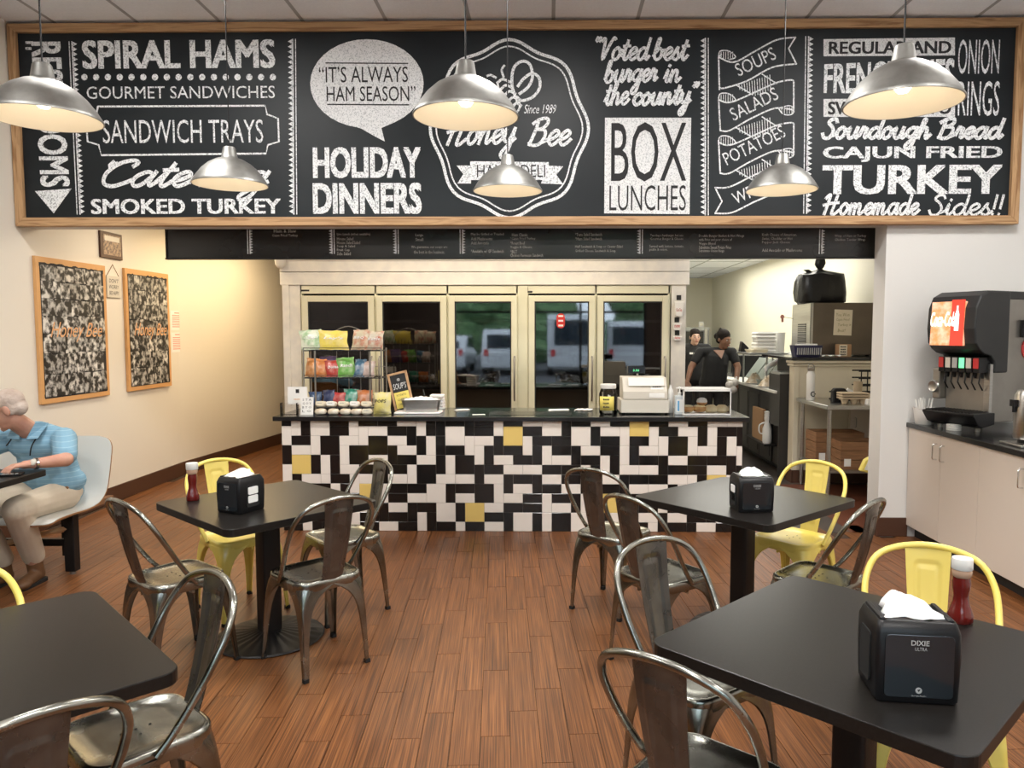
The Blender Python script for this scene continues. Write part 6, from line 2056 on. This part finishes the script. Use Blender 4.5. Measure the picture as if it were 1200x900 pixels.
def head_items(c, R_, s=1.0):
    """head at c, face toward local -Y"""
    def P(x, y, z): return c + R_ @ (Vector((x, y, z)) * s)
    r4 = R_.to_4x4()
    E_ = lambda p, r: ('e', P(*p), tuple(k * s for k in r), r4)
    out = [E_((0, .012, .035), (.074, .092, .082)), E_((0, -.025, -.02), (.062, .068, .080)), E_((0, -.04, -.082), (.040, .040, .028)),
           E_((0, -.072, .022), (.045, .022, .014)), E_((-.036, -.062, -.022), (.022, .022, .018)), E_((.036, -.062, -.022), (.022, .022, .018)),
           ('c', P(0, -.086, .012), .008 * s, P(0, -.108, -.022), .0125 * s), E_((0, -.088, -.052), (.024, .012, .010)),
           E_((.076, .012, -.008), (.009, .020, .032)), E_((-.076, .012, -.008), (.009, .020, .032)), E_((0, -.065, -.100), (.022, .018, .014))]
    return out


def face_bits(c, R_, parent, s=1.0, lips=True):
    def P(x, y, z): return c + R_ @ (Vector((x, y, z)) * s)
    for sx in (-1, 1):
        e = MB(); e.lathe([(max(1e-3, .0095 * s * math.sin(PI * k / 8)), -.0095 * s * math.cos(PI * k / 8)) for k in range(9)], 12, mtx=Matrix.Translation(P(sx * .030, -.080, .004)))
        eo = e.build('eye', 'eye_white', parent, smooth=60)
        e = MB(); e.lathe([(max(1e-3, .0055 * s * math.sin(PI * k / 6)), -.0055 * s * math.cos(PI * k / 6)) for k in range(7)], 10, mtx=Matrix.Translation(P(sx * .030, -.086, .003)))
        e.build('iris', 'hair_dark', eo)
        e = MB(); e.tube([P(sx * .014, -.094, .024), P(sx * .032, -.093, .029), P(sx * .048, -.082, .022)], .003 * s, 6); e.build('eyebrow', 'hair_dark', parent)
    if lips:
        e = MB(); e.tube([P(-.022, -.092, -.055), P(-.008, -.101, -.051), P(.008, -.101, -.051), P(.022, -.092, -.055)], [.002 * s, .005 * s, .005 * s, .002 * s], 8)
        e.tube([P(-.020, -.092, -.059), P(0, -.101, -.062), P(.020, -.092, -.059)], [.002 * s, .006 * s, .002 * s], 8); e.build('lips', 'lip', parent, smooth=60)


def hand_items(w, d, up, side, s=1.0, curl=.5):
    """w wrist, d direction to fingertips, up back-of-hand normal, side +1/-1 where the thumb leaves"""
    d = Vector(d).normalized(); up = Vector(up); up = (up - d * up.dot(d)).normalized(); x = d.cross(up) * side
    w = Vector(w); out = [('c', w, .024 * s, w + d * .03 * s, .026 * s)]
    for k, (o_, L_) in enumerate(((-.030, .068), (-.010, .078), (.011, .072), (.030, .056))):
        b = w + d * .085 * s + x * -o_ * s
        out.append(('c', w + d * .02 * s + x * (-o_ * .6) * s, .015 * s, b, .0125 * s))
        a = curl * (1 + .12 * k)
        d1 = (d * math.cos(a * .7) - up * math.sin(a * .7)); d2 = (d * math.cos(a * 1.8) - up * math.sin(a * 1.8))
        m_ = b + d1 * L_ * .5 * s; out.append(('c', b, .0105 * s, m_, .0092 * s)); out.append(('c', m_, .0092 * s, m_ + d2 * L_ * .5 * s, .0078 * s))
    t0 = w + d * .025 * s + x * .022 * s; t1 = t0 + (d * .6 + x * .8).normalized() * .042 * s; t2 = t1 + (d * .95 + x * .2 - up * .2).normalized() * .034 * s
    out += [('c', t0, .016 * s, t1, .0125 * s), ('c', t1, .012 * s, t2, .0095 * s)]
    return out


# ---- table and moulded bench against the left wall
t = thing('wall_table', 'black table against the left wall where the old man sits', 'table', (0, 0, 0))
MB().prism(rrect(1.02, .72, .03, 4, -3.43, 3.935), .716, .75).build('tabletop', 'table_black', t, bevel=.003)
MB().prism(rrect(.09, .09, .01, 3, -3.45, 3.93), .03, .716).build('column', 'black_metal', t)
MB().lathe([(.26, 0), (.265, .008), (.20, .02), (.06, .04)], 40, (-3.45, 3.93, 0)).build('base', 'black_metal', t, smooth=30)
mat('bench_white', (.60, .60, .57), .28, coat=.3)
mat('ply_edge', (.30, .14, .05), .6)
t = thing('booth_bench', 'white moulded plywood bench on black legs by the left wall', 'bench', (0, 0, 0))
prof = cr([(4.30, .415), (4.36, .437), (4.50, .440), (4.66, .432), (4.78, .445), (4.86, .50), (4.90, .60), (4.935, .74), (4.96, .855)], 4)
X0, X1 = -3.80, -2.925


def shell_pt(u, v, off):
    k = v * (len(prof) - 1); i = min(int(k), len(prof) - 2); f_ = k - i
    p = prof[i].lerp(prof[i + 1], f_); tn = (prof[i + 1] - prof[i]).normalized(); nr = Vector((tn.y, -tn.x, 0))
    half = (X1 - X0) / 2
    cut = 0
    for e0, e1, r in ((v, 0, .10), (1 - v, 0, .10)):
        dd = e0 * .95
        if dd < r: cut = max(cut, r - math.sqrt(max(0, r * r - (r - dd) ** 2)))
    x = (X0 + X1) / 2 + (u - .5) * 2 * (half - cut)
    return (x, p.x + nr.x * off, p.y + nr.y * off)


def both(o0, o1):
    mb = MB(); nu, nv = 15, 49
    a = MB().grid(lambda u, v: shell_pt(u, v, o0), nu, nv); b = MB().grid(lambda u, v: shell_pt(u, v, o1), nu, nv)
    mb.add(a.v, a.f); n0 = nu * nv; mb.add(b.v, [tuple(reversed(f)) for f in b.f])
    for i in range(nu - 1):
        mb.f.append((i + 1, i, n0 + i, n0 + i + 1)); q = (nv - 1) * nu; mb.f.append((q + i, q + i + 1, n0 + q + i + 1, n0 + q + i))
    for j in range(nv - 1):
        a_ = j * nu; mb.f.append((a_, a_ + nu, n0 + a_ + nu, n0 + a_)); a_ += nu - 1; mb.f.append((a_ + nu, a_, n0 + a_, n0 + a_ + nu))
    return mb


both(-.002, .003).build('seat_shell', 'bench_white', t, smooth=50)
both(.003, .013).build('plywood_back', 'ply_edge', t, smooth=50)
MB().box(-3.09, -3.025, 4.66, 4.72, .02, .415).build('leg', 'black_metal', t, bevel=.004)
MB().box(-3.33, -3.28, 5.00, 5.05, .02, .40).build('leg', 'black_metal', t, bevel=.004)
for x, y in ((-3.057, 4.69), (-3.305, 5.025)): MB().lathe([(.02, 0), (.02, .02)], 12, (x, y, 0)).build('foot_glide', 'steel_dull', t)
MB().box(-3.72, -3.66, 4.66, 4.72, .02, .415).build('leg', 'black_metal', t, bevel=.004)
MB().box(-3.75, -3.02, 4.65, 4.73, .385, .425).build('cross_rail', 'black_metal', t)
MB().box(-3.06, -3.02, 4.40, 5.10, .385, .42).build('side_rail', 'crate_wood', t)
MB().tube([(-3.06, 4.69, .30), (-3.62, 4.15, .22)], .018, 4).build('oak_brace', 'easel_wood', t)
MB().box(-3.66, -3.06, 4.72, 4.75, .17, .215).build('black_stretcher', 'black_metal', t)

# ---- the old man
man = thing('person', 'old man in light blue striped polo and khaki trousers seated at the wall table', 'person', (-3.18, 4.70, 0))
o_ = Vector((-3.18, 4.70, 0))
V = lambda x, y, z: Vector((x, y, z)) - o_
hc = V(-3.235, 4.42, 1.085)
Rm = (Matrix.Rotation(math.radians(-68), 3, 'Z') @ Matrix.Rotation(math.radians(22), 3, 'X'))
shL, shR = V(-3.02, 4.60, .885), V(-3.37, 4.60, .885)
elL, wrL = V(-2.885, 4.40, .790), at_y(36, 541, 4.24) - o_
wrL.z = .790
elR, wrR = V(-3.52, 4.40, .80), V(-3.28, 4.20, .79)
kneeL, ankL = V(-3.09, 4.26, .52), V(-3.19, 4.52, .13)
kneeR, ankR = V(-3.34, 4.25, .52), V(-3.36, 4.48, .12)
body = [('c', V(-3.18, 4.73, .54), .135, V(-3.19, 4.66, .78), .13), ('e', V(-3.19, 4.62, .84), (.17, .11, .12)), ('c', V(-3.20, 4.57, .93), .06, hc + Vector((.02, .02, -.06)), .055),
        ('c', shL, .055, elL, .043), ('c', elL, .042, wrL, .027), ('c', shR, .055, elR, .043), ('c', elR, .042, wrR, .027),
        ('c', V(-3.10, 4.70, .52), .085, kneeL, .06), ('c', kneeL, .055, ankL, .04), ('c', V(-3.26, 4.70, .52), .085, kneeR, .06), ('c', kneeR, .055, ankR, .04)]
body += head_items(hc, Rm, .98)
hd = (at_y(8, 536, 4.15) - o_ - wrL); hd.z = .0
body += hand_items(wrL, hd, (0, .1, 1), 1, .98, .45)
body += hand_items(wrR, (-.1, -.9, .0), (0, .1, 1), 1, .98, .45)
blob('body', body, 'skin_old', man, .0055, 4)
face_bits(hc, Rm, man, .98)
hr = lambda p, r: ('e', hc + Rm @ (Vector(p) * .98), tuple(k * .98 for k in r), Rm.to_4x4())
blob('hair', [hr((0, .024, .045), (.079, .090, .080)), hr((0, .060, -.005), (.068, .050, .055)), hr((.055, .03, .0), (.022, .035, .04)), hr((-.055, .03, .0), (.022, .035, .04))], 'hair_white', man, .006, 3)
shirt = [('c', V(-3.18, 4.74, .55), .165, V(-3.19, 4.67, .78), .155), ('e', V(-3.19, 4.625, .85), (.19, .13, .115)), ('c', V(-3.07, 4.61, .90), .062, V(-3.17, 4.585, .935), .065), ('c', V(-3.31, 4.61, .90), .062, V(-3.22, 4.585, .935), .065),
         ('c', shL, .074, shL.lerp(elL, .78), .066), ('c', shR, .074, shR.lerp(elR, .78), .066), ('e', V(-3.10, 4.70, .60), (.13, .13, .09))]
blob('polo_shirt', shirt, 'polo_blue', man, .007, 4)
pants = [('e', V(-3.18, 4.72, .52), (.175, .14, .085)), ('c', V(-3.09, 4.68, .515), .098, kneeL, .080), ('c', kneeL, .078, ankL + Vector((0, 0, .04)), .064),
         ('c', V(-3.27, 4.68, .515), .098, kneeR, .080), ('c', kneeR, .078, ankR + Vector((0, 0, .04)), .064), ('e', kneeL + Vector((.0, .06, .0)), (.085, .10, .07))]
blob('trousers', pants, 'khaki', man, .007, 4)
MB().tube([V(-3.02, 4.60, .575), V(-3.04, 4.74, .58), V(-3.12, 4.86, .58)], .012, 6).build('belt', 'crate_wood', man)
for a, dx in ((ankL, .03), (ankR, -.01)):
    f = Vector((a.x, a.y, 0))
    sh = blob('shoe', [('c', f + Vector((0, .03, .045)), .043, f + Vector((dx, -.15, .036)), .036), ('c', f + Vector((0, .02, .05)), .045, a + Vector((0, 0, .02)), .047), ('e', f + Vector((dx, -.15, .035)), (.048, .06, .032))], 'shoe_brown', man, .007, 3)
    MB().prism([(p[0] + f.x + dx / 2, p[1] + f.y - .058) for p in rrect(.088, .25, .043, 5)], 0, .018).build('shoe_sole', 'rubber', sh)
# collar, placket button, cord, watch, phone
col_ = MB()
for sx in (-1, 1):
    col_.add([V(-3.19 + sx * .02, 4.475, .90), V(-3.19 + sx * .095, 4.47, .905), V(-3.19 + sx * .105, 4.56, .99), V(-3.19 + sx * .060, 4.51, 1.0)], [(0, 1, 2, 3) if sx > 0 else (3, 2, 1, 0)])
col_.build('collar', 'polo_blue', man, solid=.006)
MB().tube(cr([V(-3.115, 4.585, .955), V(-3.115, 4.52, .93), V(-3.14, 4.48, .86), V(-3.15, 4.475, .80)], 4), .004, 6).build('neck_cord', 'black_plastic', man)
MB().tube(cr([V(-3.27, 4.60, .985), V(-3.26, 4.50, .92), V(-3.29, 4.47, .86)], 4), .004, 6).build('neck_cord', 'black_plastic', man)
wv = (elL - wrL).normalized(); wq = wv.to_track_quat('Z', 'Y').to_matrix().to_4x4(); wp = wrL + wv * .025
MB().lathe([(.031, -.009), (.034, -.007), (.034, .007), (.031, .009)], 24, mtx=Matrix.Translation(wp) @ wq).build('watch_strap', 'chrome', man, smooth=40)
MB().lathe([(.018, .0), (.018, .007), (.014, .009), (0, .009)], 20, mtx=Matrix.Translation(wp + Vector((.008, -.030, .012))) @ Matrix.Rotation(PI / 2 - .35, 4, 'X')).build('watch_face', 'cream_plastic', man, smooth=40)
q_ = at_y(4, 549, 4.08)
t = thing('phone', 'flat black phone on the wall table under the old man\'s hand', 'phone', (q_.x, 4.10, .7505), .3)
MB().prism(rrect(.16, .08, .01, 3), 0, .012).build('phone_body', 'black_gloss', t, bevel=.002)
for k in range(6): MB().box(-.06 + k * .022, -.045 + k * .022, -.03, -.015, .0121, .0126).build('key', 'grey_light', t)


# ---- two kitchen workers
def worker(label, x, y, hz, cx_head, face_deg, tilt, skin, hairm, sh, elw, hands, bun, shirt_m, vneck):
    w = thing('person', label, 'person', (x, y, 0))
    o_ = Vector((x, y, 0)); V = lambda a, b, c: Vector((a, b, c)) - o_
    hc = V(cx_head, y - .04, hz); Rm = Matrix.Rotation(math.radians(face_deg), 3, 'Z') @ Matrix.Rotation(math.radians(tilt), 3, 'X')
    (sLx, sRx, sz) = sh
    it = [('e', V(x, y, .92), (.17, .12, .13)), ('c', V(x, y, .98), .125, V((sLx + sRx) / 2, y, sz - .12), .135), ('c', V(sLx + .05, y, sz - .03), .045, V(sRx - .05, y, sz - .03), .045),
          ('c', V(cx_head - .01, y + .01, sz - .02), .055, hc + Vector((0, .02, -.06)), .052)]
    for lx in (-.09, .09): it += [('c', V(x + lx, y, .88), .085, V(x + lx * 1.05, y - .01, .48), .06), ('c', V(x + lx * 1.05, y - .01, .48), .055, V(x + lx * 1.1, y + .02, .08), .038)]
    it += head_items(hc, Rm, .98)
    arms = []
    for s_, (sx, (ex, ey, ez), (hx, hy, hz_)) in enumerate(zip((sLx, sRx), elw, hands)):
        S = V(sx, y, sz - .02); E = V(ex, ey, ez); H = V(hx, hy, hz_)
        it += [('c', S, .052, E, .042), ('c', E, .040, H, .027)] + hand_items(H, H - E, (0, -1, .3), 1 if s_ else -1, .95, .5)
        arms.append((S, E))
    blob('body', it, skin, w, .009, 4)
    face_bits(hc, Rm, w, .98)
    hh = lambda p, r: ('e', hc + Rm @ (Vector(p) * .98), tuple(k * .98 for k in r), Rm.to_4x4())
    H_ = [hh((0, .018, .052), (.082, .096, .084)), hh((0, .055, -.01), (.070, .052, .060)), hh((.062, .01, .03), (.018, .05, .045)), hh((-.062, .01, .03), (.018, .05, .045))]
    if bun: H_ += [hh((0, .115, .02), (.045, .04, .045)), hh((-.03, .06, .115), (.02, .02, .03))]
    blob('hair', H_, hairm, w, .009, 3)
    st_ = [('c', V(x, y, .92), .168, V((sLx + sRx) / 2, y, sz - .14), .160), ('e', V(x, y, .90), (.185, .14, .12)), ('c', V(sLx + .05, y, sz - .025), .064, V(sRx - .05, y, sz - .025), .064), ('e', V((sLx + sRx) / 2, y - .04, sz - .18), (.15, .12, .10))]
    for S, E in arms: st_.append(('c', S + Vector((0, 0, -.008)), .063, S.lerp(E, .60), .057))
    blob('tee_shirt', st_, shirt_m, w, .010, 4)
    if vneck:
        mb = MB(); cxn = (sLx + sRx) / 2 + .02
        mb.add([V(cxn - .075, y - .09, sz + .0), V(cxn + .065, y - .09, sz + .0), V(cxn + .01, y - .175, sz - .105)], [(0, 2, 1)])
        mb.build('neckline', skin, w, solid=.01)
    pt = [('e', V(x, y, .88), (.178, .13, .11))]
    for lx in (-.09, .09): pt += [('c', V(x + lx, y, .86), .095, V(x + lx * 1.05, y - .01, .48), .073), ('c', V(x + lx * 1.05, y - .01, .48), .070, V(x + lx * 1.1, y + .02, .09), .055)]
    blob('trousers', pt, 'cloth_black', w, .010, 4)
    for lx in (-.1, .1): blob('shoe', [('c', V(x + lx, y + .04, .045), .04, V(x + lx, y - .13, .035), .035), ('c', V(x + lx, y + .02, .05), .042, V(x + lx, y + .02, .1), .042)], 'black_plastic', w, .010, 2)
    return w, V, hc


w1, V, hc = worker('woman in a black v-neck tee with dark tied hair, looking down in the kitchen', 2.10, 9.6, 1.455, 2.215, 38, 12, 'skin_dark', 'hair_dark', (1.93, 2.335, 1.32),
                   ((1.80, 9.52, 1.10), (2.385, 9.50, 1.10)), ((1.735, 9.40, .94), (2.33, 9.35, .93)), True, 'cloth_black', True)
g = thing('tied_bag', 'bunched clear plastic bag held in the woman\'s left hand', 'bag', (2.26, 9.28, .80))
blob('bunched_film', [('e', (0, 0, .04), (.07, .05, .05)), ('e', (-.03, 0, .10), (.05, .045, .05)), ('e', (.04, .0, .13), (.05, .04, .045)), ('c', (.03, 0, .13), .03, (.06, .02, .19), .015)], 'wrap_clear', g, .008, 2)
w2, V2, hc2 = worker('person in a black tee with white lettering, standing behind the v-neck woman', 2.12, 11.0, 1.475, 2.125, 4, 2, 'skin_light', 'hair_dark', (1.94, 2.31, 1.345),
                     ((1.90, 10.9, 1.05), (2.36, 10.9, 1.06)), ((1.93, 10.75, .86), (2.30, 10.72, .95)), False, 'cloth_black', False)
print_line(.20, .035, 'white_paper', w2, Matrix.Translation(V2(2.02, 10.81, 1.225)), 2)
print_line(.11, .02, 'white_paper', w2, Matrix.Translation(V2(2.10, 10.81, 1.185)), 4)
